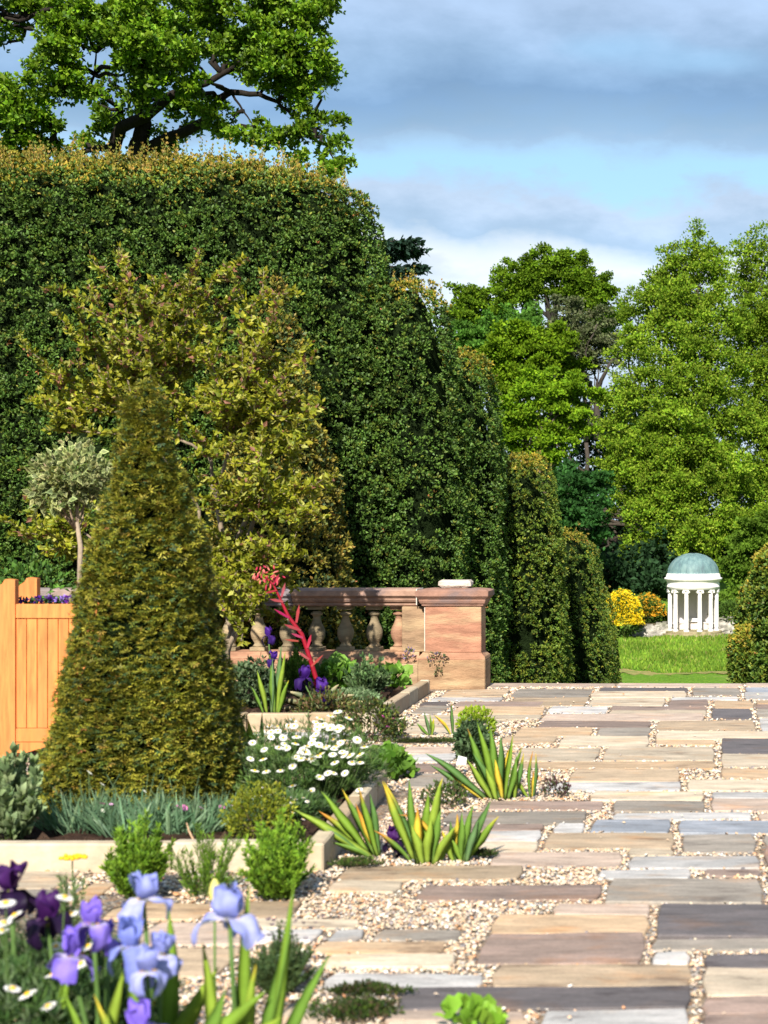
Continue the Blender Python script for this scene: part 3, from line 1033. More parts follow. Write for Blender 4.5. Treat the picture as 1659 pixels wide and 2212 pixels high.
# golden cone behind the balustrade
OLIVE = [(.15, .14, .022), (.22, .185, .026), (.08, .105, .024), (.27, .20, .03), (.045, .075, .025), (.22, .13, .03)]
OW = [3, 4, 2.4, 2, 2, .4]
yew_body('golden_yew_cone', 'golden brown yew cone behind the balustrade, half hidden by the copper leaved shrub', 17.8,
         [(608, 560), (628, 680), (660, 800), (700, 950), (728, 1090), (748, 1220), (765, 1330), (780, 1480), (785, 1560)], None, 1.2, -.6, 16000, .06, OLIVE, OW, None, 21,
         left=[(596, 560), (575, 680), (545, 800), (505, 950), (478, 1090), (456, 1220), (440, 1330), (425, 1480), (420, 1560)], rough=.08, ex=2.0)
# foreground cone
OLIVE2 = [(.20, .205, .020), (.28, .265, .028), (.11, .15, .026), (.34, .30, .040), (.055, .105, .040), (.27, .18, .03)]
rr = [(322, 822), (345, 845), (362, 900), (392, 990), (408, 1040), (430, 1120), (446, 1200), (462, 1290), (482, 1400), (498, 1500), (514, 1600), (524, 1680), (524, 1740), (505, 1790)]
ll = [(312, 822), (288, 850), (262, 930), (240, 1010), (226, 1080), (204, 1180), (188, 1260), (165, 1380), (143, 1500), (115, 1600), (98, 1690), (92, 1740), (105, 1790)]
yew_body('clipped_yew_cone', 'stout olive green clipped yew cone in the near flower bed beside the wooden planter', 8.9, rr, None, .62, .06, 40000, .031, OLIVE2, OW, None, 31,
         left=ll, rough=.05, ex=2.05, tmpl=FAN, up=-.02, back_keep=.3, ncell=7.0)

# ------------------------------------------------------------------ trees
def branch_wiggle(a, b, n=5, amp=.05, seed=0):
    r = random.Random(seed)
    a, b = Vector(a), Vector(b)
    L = (b - a).length
    out = []
    for i in range(n + 1):
        t = i / n
        p = a.lerp(b, t)
        if 0 < i < n: p += Vector((r.uniform(-1, 1), r.uniform(-1, 1), r.uniform(-1, 1))) * L * amp
        out.append(p)
    return out


def tree(name, label, cat, Y, blobs, base, leaf, count, pal, palw=None, flat=.7, puff=1.0, mat=None, tmpl=None, group=None, limbs=None, barkc=(.05, .04, .03), droop=.1, core=True, depthf=.8, trunk_r=.35, inner=.18, sizes=(.7, 1.25), seed=0, limb_r=None, shrink=.95, snap=False):
    """blobs (x, y, r, dy): foliage masses on the sheet at distance Y + dy. each is filled with small puffs of leaves"""
    root = thing(name, label, cat, tuple(base), group)
    inv = -np.array(base)
    areas = np.array([b[2] ** 2 for b in blobs], float)
    C, Rr = [], []
    for b in blobs:
        p = P(b[0], b[1], Y + b[3])
        C.append(tuple(p)); Rr.append(shrink * b[2] * (Y + b[3]) / F)
    C, Rr = np.array(C), np.array(Rr)
    pr = areas * np.where(np.array([b[1] for b in blobs]) < -20, .18, 1.0)
    pr = pr / pr.sum()
    # puffs
    npf = max(len(blobs) * 5, int(sum(Rr ** 2) * 4 * np.pi * 1.1 / (puff ** 2)))
    bi = rng.choice(len(blobs), npf, p=pr)
    d = unit(rng.normal(size=(npf, 3)))
    d[:, 1] = np.where((d[:, 1] > .2) & (rng.random(npf) < .5), -d[:, 1], d[:, 1])
    rad = rng.uniform(.45, 1.0, npf) ** .8 * .92
    pc = C[bi] + d * (Rr[bi] * rad)[:, None] * np.array([1, depthf, 1])
    ps = puff * rng.uniform(.45, .85, npf)
    k = rng.choice(npf, count, p=ps ** 2 / (ps ** 2).sum())
    sdir = unit(d * np.array([1, 1, .55]) + rng.normal(0, .45, (npf, 3)) + np.array([0, 0, .15 - droop]))
    tq = rng.random(count) ** .8
    wd = (.42 * (1 - .55 * tq))[:, None]
    g3 = rng.normal(0, 1, (count, 3)) * wd * ps[k][:, None]
    g3[:, 2] *= flat * .7
    off = sdir[k] * (tq * ps[k] * 1.5)[:, None] + g3
    off[:, 2] -= droop * (tq ** 2) * ps[k] * 1.1
    e = unit(g3 + np.array([0, -.15, .5]) * ps[k][:, None] * .5)
    pos = pc[k] + off
    nin = int(count * inner)
    j = rng.choice(len(blobs), nin, p=pr)
    pos[:nin] = C[j] + unit(rng.normal(size=(nin, 3))) * (Rr[j] * rng.random(nin) ** .5 * .85)[:, None]
    scl = leaf * rng.uniform(sizes[0], sizes[1], count)
    scl[:nin] *= 1.35
    dirs = unit(e + rng.normal(0, .7, (count, 3)) + np.array([0, 0, -.1]))
    tone = rng.normal(1, .15, npf)[k][:, None]
    col = pick(count, pal, palw, .16) * tone
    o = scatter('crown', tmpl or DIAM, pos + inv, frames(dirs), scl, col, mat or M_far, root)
    # trunk and limbs
    mb = MB()
    top = C[np.argmax(C[:, 2])]
    bx = Vector(base)
    fork = Vector((C[:, 0].mean() * .5 + bx.x * .5, C[:, 1].mean(), bx.z + (C[:, 2].mean() - bx.z) * .55))
    mb.tube([p - bx for p in branch_wiggle(bx, fork, 6, .03, seed)], list(np.linspace(trunk_r, trunk_r * .7, 7)), 8, barkc) if not snap else None
    for i, (c, r) in enumerate(zip(C, Rr)):
        end = Vector(c) + Vector((0, 0, r * .3))
        if snap:
            lp = [P(x, y, Y + dy) for pts_, _r0, _r1 in limbs for x, y, dy in pts_[1:]]
            st = min(lp, key=lambda q: (q - end).length + (1.0 if q.z > end.z + .3 else 0))
            if (st - end).length < 3.2:
                mb.tube([p - bx for p in branch_wiggle(st, end, 6, .09, seed + i + 1)], list(np.linspace(.055, .012, 7)), 5, barkc)
            continue
        mb.tube([p - bx for p in branch_wiggle(fork + Vector((0, 0, random.uniform(-.1, .1))), end, 6, .07, seed + i + 1)], list(np.linspace(limb_r or trunk_r * .35, (limb_r or trunk_r * .5) * .2, 7)), 5, barkc)
    if limbs:
        for pts, r0, r1 in limbs:
            q = [P(x, y, Y + dy) - bx for x, y, dy in pts]
            kk = .5 if snap else 1
            q2 = []
            for a_, b_ in zip(q[:-1], q[1:]):
                q2 += branch_wiggle(a_, b_, 3, .05, int(r0 * 1000) + len(q2))[:-1]
            q2.append(q[-1])
            mb.tube(q2, list(np.linspace(r0 * kk, r1 * kk, len(q2))), 7, barkc)
    mb.build('trunk', M_bark, root, smooth=True)
    return root


OAKG = [(.100, .20, .008), (.140, .245, .010), (.070, .15, .008), (.17, .27, .018)]
near_oak = [(205, 55, 62, -2), (255, 30, 55, -2), (150, 100, 30, -2), (108, 118, 36, -2.2), (128, 180, 46, -2), (80, 200, 38, -2), (25, 190, 40, -2), (165, 200, 30, -2),
            (290, 70, 62, -2.5), (335, 110, 62, -2.5), (390, 150, 48, -2.5), (345, 40, 60, -2), (420, 100, 40, -1), (400, 190, 30, -1.5), (300, 160, 35, -2),
            (30, 250, 50, 0), (25, 305, 50, 0), (70, 265, 36, 0), (5, 340, 50, 1), (215, 235, 36, .5), (245, 195, 30, .5), (225, 275, 34, 1), (180, 320, 26, 1), (130, 330, 26, 1),
            (460, 60, 52, .8), (500, 110, 50, 1), (545, 75, 36, 1), (440, 20, 46, .5), (560, 130, 40, 0), (600, 140, 46, -1), (655, 120, 46, -1), (700, 125, 28, -1),
            (690, 165, 26, -1), (640, 185, 34, -.5), (610, 195, 30, 0), (700, 200, 18, -1), (640, 25, 44, -.5), (685, 15, 24, -.5), (600, 60, 28, -.5), (665, 65, 34, -.8), (560, 15, 28, 0), (600, 5, 26, 0),
            (640, 235, 26, -.5), (680, 255, 30, -.5), (700, 290, 22, -.5), (660, 280, 20, -.5), (470, 285, 26, -1), (525, 290, 30, -1.5), (585, 303, 30, -1.5), (640, 315, 24, -1.5),
            (695, 335, 26, -1.2), (725, 352, 18, -1.2), (330, 205, 30, 1), (385, 225, 26, 1), (440, 245, 24, 1), (330, 320, 20, 1), (380, 322, 16, 1), (500, 262, 18, 0), (270, 245, 26, 1), (400, 275, 18, 1),
            (15, 60, 40, 1), (60, 15, 40, 1), (110, 25, 28, 1), (8, 100, 20, 1), (160, 20, 30, 0),
            (100, -70, 90, 0), (260, -90, 110, -1), (430, -90, 110, 0), (590, -80, 90, 0), (0, -60, 80, 0), (350, -220, 140, 0), (180, -200, 110, 0), (540, -190, 100, 0), (-90, 60, 80, 0), (-110, 220, 90, 0), (-120, -60, 100, 0)]
limbs = [([(292, 420, .5), (298, 330, .5), (310, 268, .5), (300, 190, 0), (290, 90, 0)], .50, .15),
         ([(285, 380, .6), (240, 318, .3), (200, 322, .2), (150, 335, 0)], .22, .08),
         ([(240, 330, .6), (262, 275, .2), (330, 238, 0), (372, 205, 0), (425, 185, 0), (480, 160, .2), (540, 120, 0), (600, 85, 0)], .30, .05),
         ([(300, 330, .6), (350, 305, .4), (405, 283, 0), (440, 262, 0), (470, 215, -.2), (500, 199, -.3), (560, 203, -.4), (600, 220, -.4), (630, 250, -.5), (670, 275, -.5)], .26, .03),
         ([(500, 199, -.3), (525, 240, -.3), (552, 278, -.4)], .06, .02), ([(430, 185, 0), (450, 215, 0), (500, 200, -.2)], .09, .05),
         ([(310, 268, .5), (290, 210, .6), (240, 180, .8), (235, 170, .8)], .14, .04), ([(130, 195, -1), (180, 200, -.8), (215, 205, -.3), (262, 240, .3)], .05, .10),
         ([(190, 190, -1), (205, 160, -1), (208, 110, -1)], .07, .03), ([(0, 32, .5), (60, 40, .5), (95, 22, .5), (130, 18, .5), (190, 30, 0)], .11, .06), ([(30, 55, .5), (70, 62, .5), (105, 78, .4)], .07, .02),
         ([(112, 305, 0), (120, 282, 0), (140, 265, 0)], .05, .02), ([(170, 60, -1), (162, 45, -1), (120, 75, -1)], .04, .015), ([(120, 78, -.5), (124, 50, -.5), (140, 35, -.5)], .04, .02),
         ([(560, 205, -.3), (590, 150, -.4), (640, 130, -.6), (690, 140, -.8)], .07, .02), ([(540, 60, .2), (590, 48, 0), (640, 40, -.4)], .06, .02)]
tree('oak_tree', 'large spreading oak with dark crooked limbs rising behind the great yew hedge', 'tree', 33, near_oak, P(300, 1500, 33.5), .110, 26500, OAKG, None, .8, .5, M_leaf, OAK, limb_r=.06, shrink=.68, snap=True,
     limbs=limbs, barkc=(.020, .016, .013), trunk_r=.55, depthf=1.1, inner=.05, seed=3)

LIME = [(.150, .255, .014), (.195, .300, .018), (.105, .20, .012), (.235, .315, .03)]
MIDG_ = [(.085, .155, .02), (.115, .19, .022), (.065, .125, .02)]
BRIG = [(.15, .265, .010), (.185, .30, .012), (.11, .21, .010)]
WOOD_SHADE = [(.016, .040, .015), (.022, .055, .020), (.030, .070, .025)]
BLUG = [(.030, .095, .020), (.042, .125, .025), (.02, .065, .014)]
GREY = [(.12, .15, .06), (.10, .13, .05), (.15, .16, .085)]
OAK2 = [(.11, .20, .010), (.15, .245, .012), (.08, .155, .008)]


def gb(x, y, Y):
    p = P(x, y, Y)
    p.z = ground_z(p.x, p.y) - .3
    return p


tree('lime_tree', 'tall pale green lime tree with drooping layered boughs directly behind the white temple', 'tree', 128,
     [(1500, 545, 42, 0), (1440, 580, 30, 0), (1545, 590, 45, -1), (1470, 640, 62, -1), (1400, 660, 42, 0), (1550, 690, 62, -2), (1440, 740, 75, -2), (1360, 745, 45, 0), (1530, 800, 80, -3),
      (1410, 850, 78, -3), (1345, 850, 40, -1), (1480, 930, 85, -4), (1370, 960, 68, -3), (1330, 920, 30, -1), (1560, 900, 70, -3), (1430, 1040, 80, -4), (1540, 1020, 80, -4), (1370, 1080, 45, -3),
      (1470, 1130, 70, -5), (1400, 1160, 55, -4), (1560, 1130, 60, -4), (1400, 1235, 38, -4), (1480, 1200, 50, -4), (1340, 1015, 40, -2), (1410, 1290, 26, -5), (1440, 620, 40, 0)],
     gb(1490, 1300, 131), .235, 145000, LIME, None, .95, 1.3, droop=.22, depthf=.9, trunk_r=.6, seed=11, inner=.1)
tree('lime_tree', 'second pale lime tree cut by the right edge of the picture', 'tree', 134,
     [(1620, 530, 42, 0), (1660, 580, 55, 0), (1600, 600, 35, 0), (1640, 680, 65, -1), (1700, 700, 75, 0), (1620, 790, 55, -1), (1690, 820, 80, -2), (1630, 900, 55, -2), (1700, 950, 80, -2), (1640, 1010, 55, -3),
      (1700, 1080, 80, -2), (1650, 1110, 35, -3), (1630, 740, 45, -1)],
     gb(1680, 1300, 135), .235, 64000, LIME, None, .95, 1.3, droop=.22, trunk_r=.6, seed=12, inner=.1)
tree('oak_tree', 'distant round headed oak with sky showing through its dark limbs', 'tree', 165,
     [(1120, 600, 38, 0), (1160, 580, 34, 0), (1205, 575, 34, 0), (1245, 590, 34, 0), (1280, 615, 34, 0), (1305, 645, 26, 0), (1100, 630, 26, 0), (1150, 620, 30, 0), (1200, 610, 30, 0), (1250, 635, 28, 0), (1290, 665, 24, 0), (1095, 660, 20, 0), (1130, 650, 20, 1)],
     gb(1195, 1250, 165), .29, 42000, OAK2, None, .85, 1.2, shrink=1.03, trunk_r=.8, seed=13, inner=.05, barkc=(.03, .027, .022),
     limbs=[([(1192, 800, 0), (1190, 690, 0), (1180, 640, 0), (1160, 600, 0)], .5, .12), ([(1190, 700, 0), (1205, 660, 0), (1240, 620, 0)], .35, .1), ([(1190, 690, 0), (1165, 665, 0), (1130, 640, 0)], .25, .08)])
tree('oak_tree', 'small oak head on the skyline left of the round headed oak', 'tree', 170,
     [(1000, 645, 30, 0), (1040, 650, 26, 0), (975, 680, 24, 0), (1060, 690, 26, 0), (1020, 690, 36, 0), (1325, 690, 26, 0), (1350, 670, 20, 0), (1300, 720, 30, 2)], gb(1020, 1250, 170), .34, 14000, OAK2, None, .7, 1.5, seed=14, trunk_r=.5)
tree('sycamore_tree', 'blue green sycamore below the small skyline oak', 'tree', 150,
     [(1010, 740, 45, 0), (1060, 725, 45, 0), (1110, 700, 35, 0), (1150, 690, 30, 0), (1000, 800, 45, 0), (1150, 730, 35, 1), (1060, 790, 40, 1)], gb(1080, 1250, 150), .33, 20000, [(.085, .205, .025), (.11, .24, .032), (.065, .165, .02)], None, .6, 1.7, seed=15)
tree('maple_tree', 'mid green maple in front of the blue green sycamore', 'tree', 140,
     [(1100, 760, 45, 0), (1150, 745, 40, 0), (1060, 790, 30, 0), (1130, 810, 45, 0), (1180, 780, 40, 0), (1200, 740, 30, 0), (1090, 830, 35, 0), (1230, 800, 35, 2)], gb(1130, 1260, 140), .32, 26000, [(.13, .225, .008), (.165, .265, .010), (.10, .185, .007)], None, .55, 1.6, seed=16)
tree('maple_tree', 'vivid yellow green maple with fine pale branches above the ochre shouldered yew', 'tree', 125,
     [(1120, 870, 38, 0), (1170, 840, 36, 0), (1210, 870, 36, 0), (1245, 900, 26, 0), (1130, 920, 36, 0), (1180, 930, 40, 0), (1225, 945, 30, 0), (1110, 970, 26, 0), (1160, 975, 26, 0), (1250, 850, 22, 0), (1095, 900, 22, 0)], gb(1160, 1290, 125), .30, 26000, BRIG, None, .5, 1.4, seed=17,
     barkc=(.16, .12, .09), inner=.05, limbs=[([(1165, 1000, 0), (1170, 930, 0), (1160, 870, -.5), (1175, 830, 0)], .13, .05), ([(1168, 950, 0), (1200, 900, -.5), (1230, 880, 0)], .09, .04)])
tree('ash_tree', 'half bare greyish tree with twiggy limbs between the maples and the lime', 'tree', 145,
     [(1240, 690, 36, 0), (1280, 700, 36, 0), (1215, 730, 28, 0), (1265, 750, 40, 0), (1310, 740, 30, 0), (1250, 790, 30, 0), (1300, 790, 30, 0), (1240, 660, 22, 0)], gb(1270, 1290, 145), .30, 13000, GREY, None, .6, 1.5, seed=18, limb_r=.14, trunk_r=.28, barkc=(.06, .05, .042), inner=.05,
     limbs=[([(1290, 950, -1), (1285, 850, -1), (1250, 790, -2), (1220, 770, -2)], .35, .1), ([(1286, 860, -1), (1310, 800, -2), (1325, 770, -2)], .25, .08), ([(1260, 800, -2), (1270, 740, -2), (1290, 700, -2)], .15, .05)])
tree('sycamore_tree', 'dark blue green sycamore low down beside the row of yews', 'tree', 112,
     [(1250, 1075, 26, 0), (1225, 1040, 22, 0), (1280, 1100, 22, 0), (1240, 1130, 26, 0), (1262, 1180, 24, 0), (1230, 1010, 22, 2), (1285, 1210, 18, 0), (1270, 1040, 22, 2), (1290, 1150, 20, 1), (1215, 1080, 20, 0)], gb(1250, 1300, 112), .30, 13000, BLUG, None, .5, 1.3, seed=19, inner=.1, trunk_r=.3)
tree('sycamore_tree', 'green shrubby tree to the right of the temple', 'tree', 116,
     [(1600, 1190, 26, 0), (1640, 1160, 40, 0), (1605, 1250, 24, 0), (1640, 1230, 30, 0), (1585, 1290, 20, 0), (1575, 1240, 16, 2)], gb(1620, 1320, 116), .28, 9000, [(.09, .17, .015), (.12, .21, .02)], None, .5, 1.2, seed=20, trunk_r=.25)
# wood behind, its inner shade put into the near-black leaf colour
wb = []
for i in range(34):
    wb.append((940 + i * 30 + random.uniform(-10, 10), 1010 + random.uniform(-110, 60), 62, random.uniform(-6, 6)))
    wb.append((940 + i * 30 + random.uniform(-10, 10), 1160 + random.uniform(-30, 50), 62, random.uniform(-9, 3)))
for x in range(1190, 1460, 24):  # low thickets added in the same near-black as shade under the limes
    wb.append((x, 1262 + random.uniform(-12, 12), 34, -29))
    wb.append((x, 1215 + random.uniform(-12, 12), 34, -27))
wood = tree('woodland', 'dark wood, shade painted into its leaves, behind the temple and the lime trees', 'woodland', 150, wb, (0, 150, -5), .50, 46000, WOOD_SHADE, None, .7, 2.4, seed=22, trunk_r=.6, inner=.3)
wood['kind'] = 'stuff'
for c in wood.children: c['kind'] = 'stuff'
# cedar behind the hedge
cr = thing('cedar_tree', 'dark cedar with flat boughs sticking out past the great yew hedge', 'tree', tuple(gb(780, 1300, 60)))
inv = -Vector(cr.location)
mb = MB()
b0 = Vector(cr.location)
mb.tube([b0 + inv, P(782, 900, 60) + inv, P(788, 500, 60) + inv], [.5, .35, .08], 8, (.05, .04, .03))
Q, D_, = [], []
for (xe, ye, y0) in [(903, 541, 560), (890, 521, 535), (905, 578, 590), (880, 600, 610), (700, 560, 580), (690, 620, 640)]:
    a, b = P(785, y0, 60), P(xe, ye, 60 + random.uniform(-.6, .6))
    mb.tube([a + inv, a.lerp(b, .5) + Vector((0, 0, .1)) + inv, b + inv], [.12, .07, .015], 5, (.05, .04, .03))
    for k in range(170):
        tq = random.random() ** .7
        p = a.lerp(b, tq) + Vector((random.gauss(0, .18), random.gauss(0, .5) * (1.1 - tq), random.gauss(-.03, .06)))
        Q.append(tuple(p + inv)); D_.append((b.x - a.x + random.gauss(0, 1.2), random.gauss(0, 1.2), random.gauss(-.5, .5)))
mb.build('trunk', M_bark, cr, smooth=True)
Q, D_ = np.array(Q), np.array(D_)
scatter('crown', YEW, Q, frames(D_), np.full(len(Q), .30), pick(len(Q), [(.02, .045, .03), (.03, .06, .04)]), M_far, cr)

# ------------------------------------------------------------------ temple
TY = 110.0
TXc = (1497.5 - 1520) * TY / F
tz = P(0, 1361.5, TY).z            # temple floor
sc = F / TY
tp = thing('garden_temple', 'round white columned garden temple with green copper dome at the end of the lawn', 'temple', (TXc, TY, tz))
WH = (.80, .76, .72)
MB().lathe([(0, 3.0 + .0)] , seg=3)


def tlathe(name, prof, mat, col=WH, seg=64, a0=0, a1=2 * math.pi, par=tp, smooth=True, loc=(0, 0, 0), cap=True):
    return MB().lathe(prof, seg=seg, a0=a0, a1=a1, col=col, cap=cap).build(name, mat, par, smooth, loc)


RC = 1.66
# steps
for k, (r, z0, z1) in enumerate([(2.02, -.16, 0.0), (2.23, -.33, -.163), (2.45, -.52, -.333)]):
    tlathe('step', [(r, z0), (r, z1 - .03), (r - .03, z1)], M_moss, (.30, .25, .15), smooth=False)
tlathe('step', [(2.75, -.95), (2.75, -.55), (2.7, -.523)], M_moss, (.27, .2, .12), smooth=False)
# columns
colh = 2.88
for a in (-78, -47, -16, 16, 47, 78):
    t_ = math.radians(a)
    cx, cy = RC * math.sin(t_), -RC * math.cos(t_)
    c = tlathe('column', [(.155, .12), (.15, .3), (.148, 1.0), (.135, 2.2), (.125, colh - .22)], M_white, par=tp, seg=18, loc=(cx, cy, 0))
    bse = MB().lathe([(.20, .0), (.20, .05), (.185, .07), (.19, .10), (.165, .122)], seg=18, col=WH).build('column_base', M_white, c, True)
    # ionic capital: abacus, echinus and two scroll volutes facing outward
    cap = MB().lathe([(.127, colh - .22), (.16, colh - .17), (.17, colh - .13)], seg=18, col=WH)
    for sgn in (-1, 1):
        v, f = [], []
        ox, oy = math.cos(t_) * sgn * .17, math.sin(t_) * sgn * .17
        dx, dy = math.sin(t_), -math.cos(t_)
        n = 14
        for e_ in (-.17, .17):
            for k in range(n):
                b = 2 * math.pi * k / n
                rx = .085 * math.cos(b)
                v.append((ox + math.cos(t_) * rx + dx * e_, oy + math.sin(t_) * rx + dy * e_, colh - .15 + .085 * math.sin(b)))
        f = [tuple(range(n)), tuple(range(2 * n - 1, n - 1, -1))] + [(k, (k + 1) % n, n + (k + 1) % n, n + k) for k in range(n)]
        cap.add(v, f, WH)
    u_, w_ = Vector((math.cos(t_), math.sin(t_), 0)), Vector((math.sin(t_), -math.cos(t_), 0))
    q = [u_ * x + w_ * y for x, y in ((-.21, -.18), (.21, -.18), (.21, .18), (-.21, .18))]
    cap.add([(p.x, p.y, z) for z in (colh - .07, colh) for p in q], [(3, 2, 1, 0), (4, 5, 6, 7), (0, 1, 5, 4), (1, 2, 6, 5), (2, 3, 7, 6), (3, 0, 4, 7)], WH)
    cap.build('capital', M_white, c)
# rear wall (curved niche), bench, floor
n = 40
inner_, outer_ = 1.50, 1.74
for nm, r0, r1, z0, z1, a_lo, a_hi in (('rear_wall', inner_, outer_, 0.0, colh, 8, 172), ('bench', 1.12, 1.497, .42, .52, 12, 168), ('bench_front', 1.16, 1.22, .0, .418, 14, 166)):
    v, f = [], []
    for k in range(n + 1):
        a = math.radians(a_lo + (a_hi - a_lo) * k / n)
        for r, z in ((r0, z0), (r1, z0), (r1, z1), (r0, z1)):
            v.append((r * math.cos(a), r * math.sin(a), z))
    for k in range(n):
        for q in range(4):
            q2 = (q + 1) % 4
            f.append((k * 4 + q, k * 4 + q2, k * 4 + 4 + q2, k * 4 + 4 + q))
    f.append((3, 2, 1, 0)); f.append((n * 4, n * 4 + 1, n * 4 + 2, n * 4 + 3))
    MB().add(v, f, (.74, .69, .66) if nm == 'rear_wall' else (.72, .66, .62)).build(nm, M_white, tp)
MB().box(-.33, .33, .95, 1.1, .52, .80, (.8, .77, .73), .04).build('bench_back', M_white, tp)
tlathe('ceiling', [(1.72, colh + .06), (1.2, colh + .09), (.02, colh + .1)], M_white, cap=False)
E = colh
tlathe('entablature', [(1.50, E + .002), (1.84, E + .002), (1.84, E + .16), (1.86, E + .18), (1.86, E + .2), (1.83, E + .21), (1.83, E + .52), (1.87, E + .55), (1.90, E + .60), (2.0, E + .66), (2.02, E + .72),
                       (2.03, E + .76), (2.0, E + .80), (1.90, E + .83), (1.885, E + .98), (1.82, E + 1.10), (1.5, E + 1.11), (1.5, E + .002)], M_white, cap=False)
dome = [(1.80, E + 1.10), (1.80, E + 1.14)]
Hd, Rd = 1.36, 1.77
for k in range(0, 17):
    a = math.pi / 2 * k / 16
    dome.append((Rd * math.cos(a) + .001, E + 1.14 + Hd * math.sin(a)))
dm = tlathe('dome', dome, M_copper, (1, 1, 1), seg=48, cap=False)
# standing seams on the dome
sm = MB()
for k in range(24):
    b = 2 * math.pi * k / 24
    pts = [((r + .008) * math.cos(b), (r + .008) * math.sin(b), z + .004) for r, z in dome[2:-1]]
    sm.tube(pts, .014, 4)
o = sm.build('dome_seams', M_copper, dm)
o['kind'] = 'stuff'

# dry stone walls beside the temple
def rock_wall(label, x0, x1, Yw, z0, h0, h1, n, mossy):
    r = thing('rock_wall', label, 'wall', ((x0 + x1) / 2, Yw, z0))
    m = MB()
    for _ in range(n):
        x = random.uniform(x0, x1)
        t_ = (x - x0) / (x1 - x0)
        h = h0 + (h1 - h0) * t_
        z = random.uniform(0, h)
        s_ = random.uniform(.10, .24)
        c_ = random.uniform(.22, .5)
        v = []
        base = [(-1, -1, -1), (1, -1, -1), (1, 1, -1), (-1, 1, -1), (-1, -1, 1), (1, -1, 1), (1, 1, 1), (-1, 1, 1)]
        for b in base:
            v.append((x - (x0 + x1) / 2 + b[0] * s_ * random.uniform(.7, 1.3), -.1 + z * .25 + b[1] * s_ * random.uniform(.6, 1), z + b[2] * s_ * .6 * random.uniform(.6, 1.2)))
        m.add(v, [(3, 2, 1, 0), (4, 5, 6, 7), (0, 1, 5, 4), (1, 2, 6, 5), (2, 3, 7, 6), (3, 0, 4, 7)], (c_, c_ * .93, c_ * .82))
    o = m.build('rock', M_rock, r); o['kind'] = 'stuff'
    m = MB().box(x0 - (x0 + x1) / 2, x1 - (x0 + x1) / 2, .1, 1.2, -.4, max(h0, h1) * .85, (.10, .08, .05))
    m.build('wall_core', M_rock, r)
    return r


g1 = P(1368, 1379, 109.5)
rock_wall('low tumbled rock wall left of the temple steps', P(1366, 0, 109.5).x, P(1440, 0, 109.5).x, 109.5, P(0, 1381, 109.5).z, .55, 1.25, 170, False)
rock_wall('overgrown rock wall right of the temple', P(1556, 0, 110.5).x, P(1625, 0, 110.5).x, 110.5, P(0, 1371, 110.5).z, 1.35, .9, 150, True)


def leafball(name, label, cat, c, rx, ry, rz, n, L, pal, palw=None, tmpl=None, mat=None, up=.3, shell=.45, group=None, flat_under=True, stem=None, jit=.2, lump=.25, seed=5, sizes=(.7, 1.25)):
    """low plant: leaves filling a lumpy ellipsoid; c is the point on the ground"""
    root = thing(name, label, cat, tuple(c), group)
    d = unit(rng.normal(size=(n, 3)))
    d[:, 2] = np.abs(d[:, 2]) * np.where(rng.random(n) < .8, 1, -.4)
    rad = (shell + (1 - shell) * rng.random(n) ** .5)
    lm = 1 + lump * (vnoise(d * 2.2 + seed, seed) - .5) * 2 + lump * .6 * (vnoise(d * 5 + seed, seed + 3) - .5) * 2
    pos = d * (rad * lm)[:, None] * np.array([rx, ry, rz]) + np.array([0, 0, rz * .35])
    pos[:, 2] = np.maximum(pos[:, 2], .01)
    dr = d + np.array([0, 0, up]) + rng.normal(0, .45, (n, 3))
    o = scatter('foliage', tmpl or LEAFT, pos, frames(dr), L * rng.uniform(sizes[0], sizes[1], n), pick(n, pal, palw, jit), mat or M_leaf, root)
    o['kind'] = 'stuff'
    if stem:
        m = MB()
        for k in range(stem[0]):
            a = random.uniform(0, 2 * math.pi)
            e_ = Vector((math.cos(a) * rx * .7, math.sin(a) * ry * .7, rz * random.uniform(.5, 1.1)))
            m.tube(branch_wiggle((math.cos(a) * rx * .1, math.sin(a) * ry * .1, -.02), e_, 3, .06, k), [stem[1], stem[1] * .8, stem[1] * .6, stem[1] * .3], 4, stem[2])
        m.build('stem', M_bark, root)
    return root


def dots(root, name, pos, size, pal, mat=None, dirs=None, tmpl=None):
    pos = np.array(pos)
    dr = np.tile(np.array([[0, -.4, 1.0]]), (len(pos), 1)) + rng.normal(0, .4, (len(pos), 3)) if dirs is None else dirs
    o = scatter(name, tmpl or OAK, pos, frames(dr), size * rng.uniform(.7, 1.3, len(pos)), pick(len(pos), pal, None, .1), mat or M_flower, root)
    o['kind'] = 'stuff'
    return o


def azalea(label, x, y, Y, rx, rz, nleaf, nfl, pal):
    c = P(x, y, Y)
    r = leafball('azalea_bush', label, 'shrub', c, rx, rx * .8, rz, nleaf, .22, [(.06, .12, .02), (.09, .15, .025)], stem=(6, .04, (.08, .06, .04)), mat=M_far, group=None)
    d = unit(rng.normal(size=(nfl, 3))); d[:, 1] = -np.abs(d[:, 1]); d[:, 2] = np.abs(d[:, 2])
    p = d * np.array([rx, rx * .8, rz]) * (.8 + .3 * rng.random((nfl, 1))) + np.array([0, 0, rz * .35])
    dots(r, 'blossom', p, .12, pal, dirs=d)
    return r


azalea('bright yellow flowering azalea left of the temple beside the lowest yew', 1345, 1372, 108, 1.35, 2.2, 2600, 1500, [(.82, .62, .012), (.78, .52, .01), (.85, .68, .04)])
azalea('smaller orange yellow azalea between the bright yellow one and the temple', 1398, 1345, 111, 1.25, 1.45, 2400, 420, [(.72, .36, .02), (.68, .42, .03)])

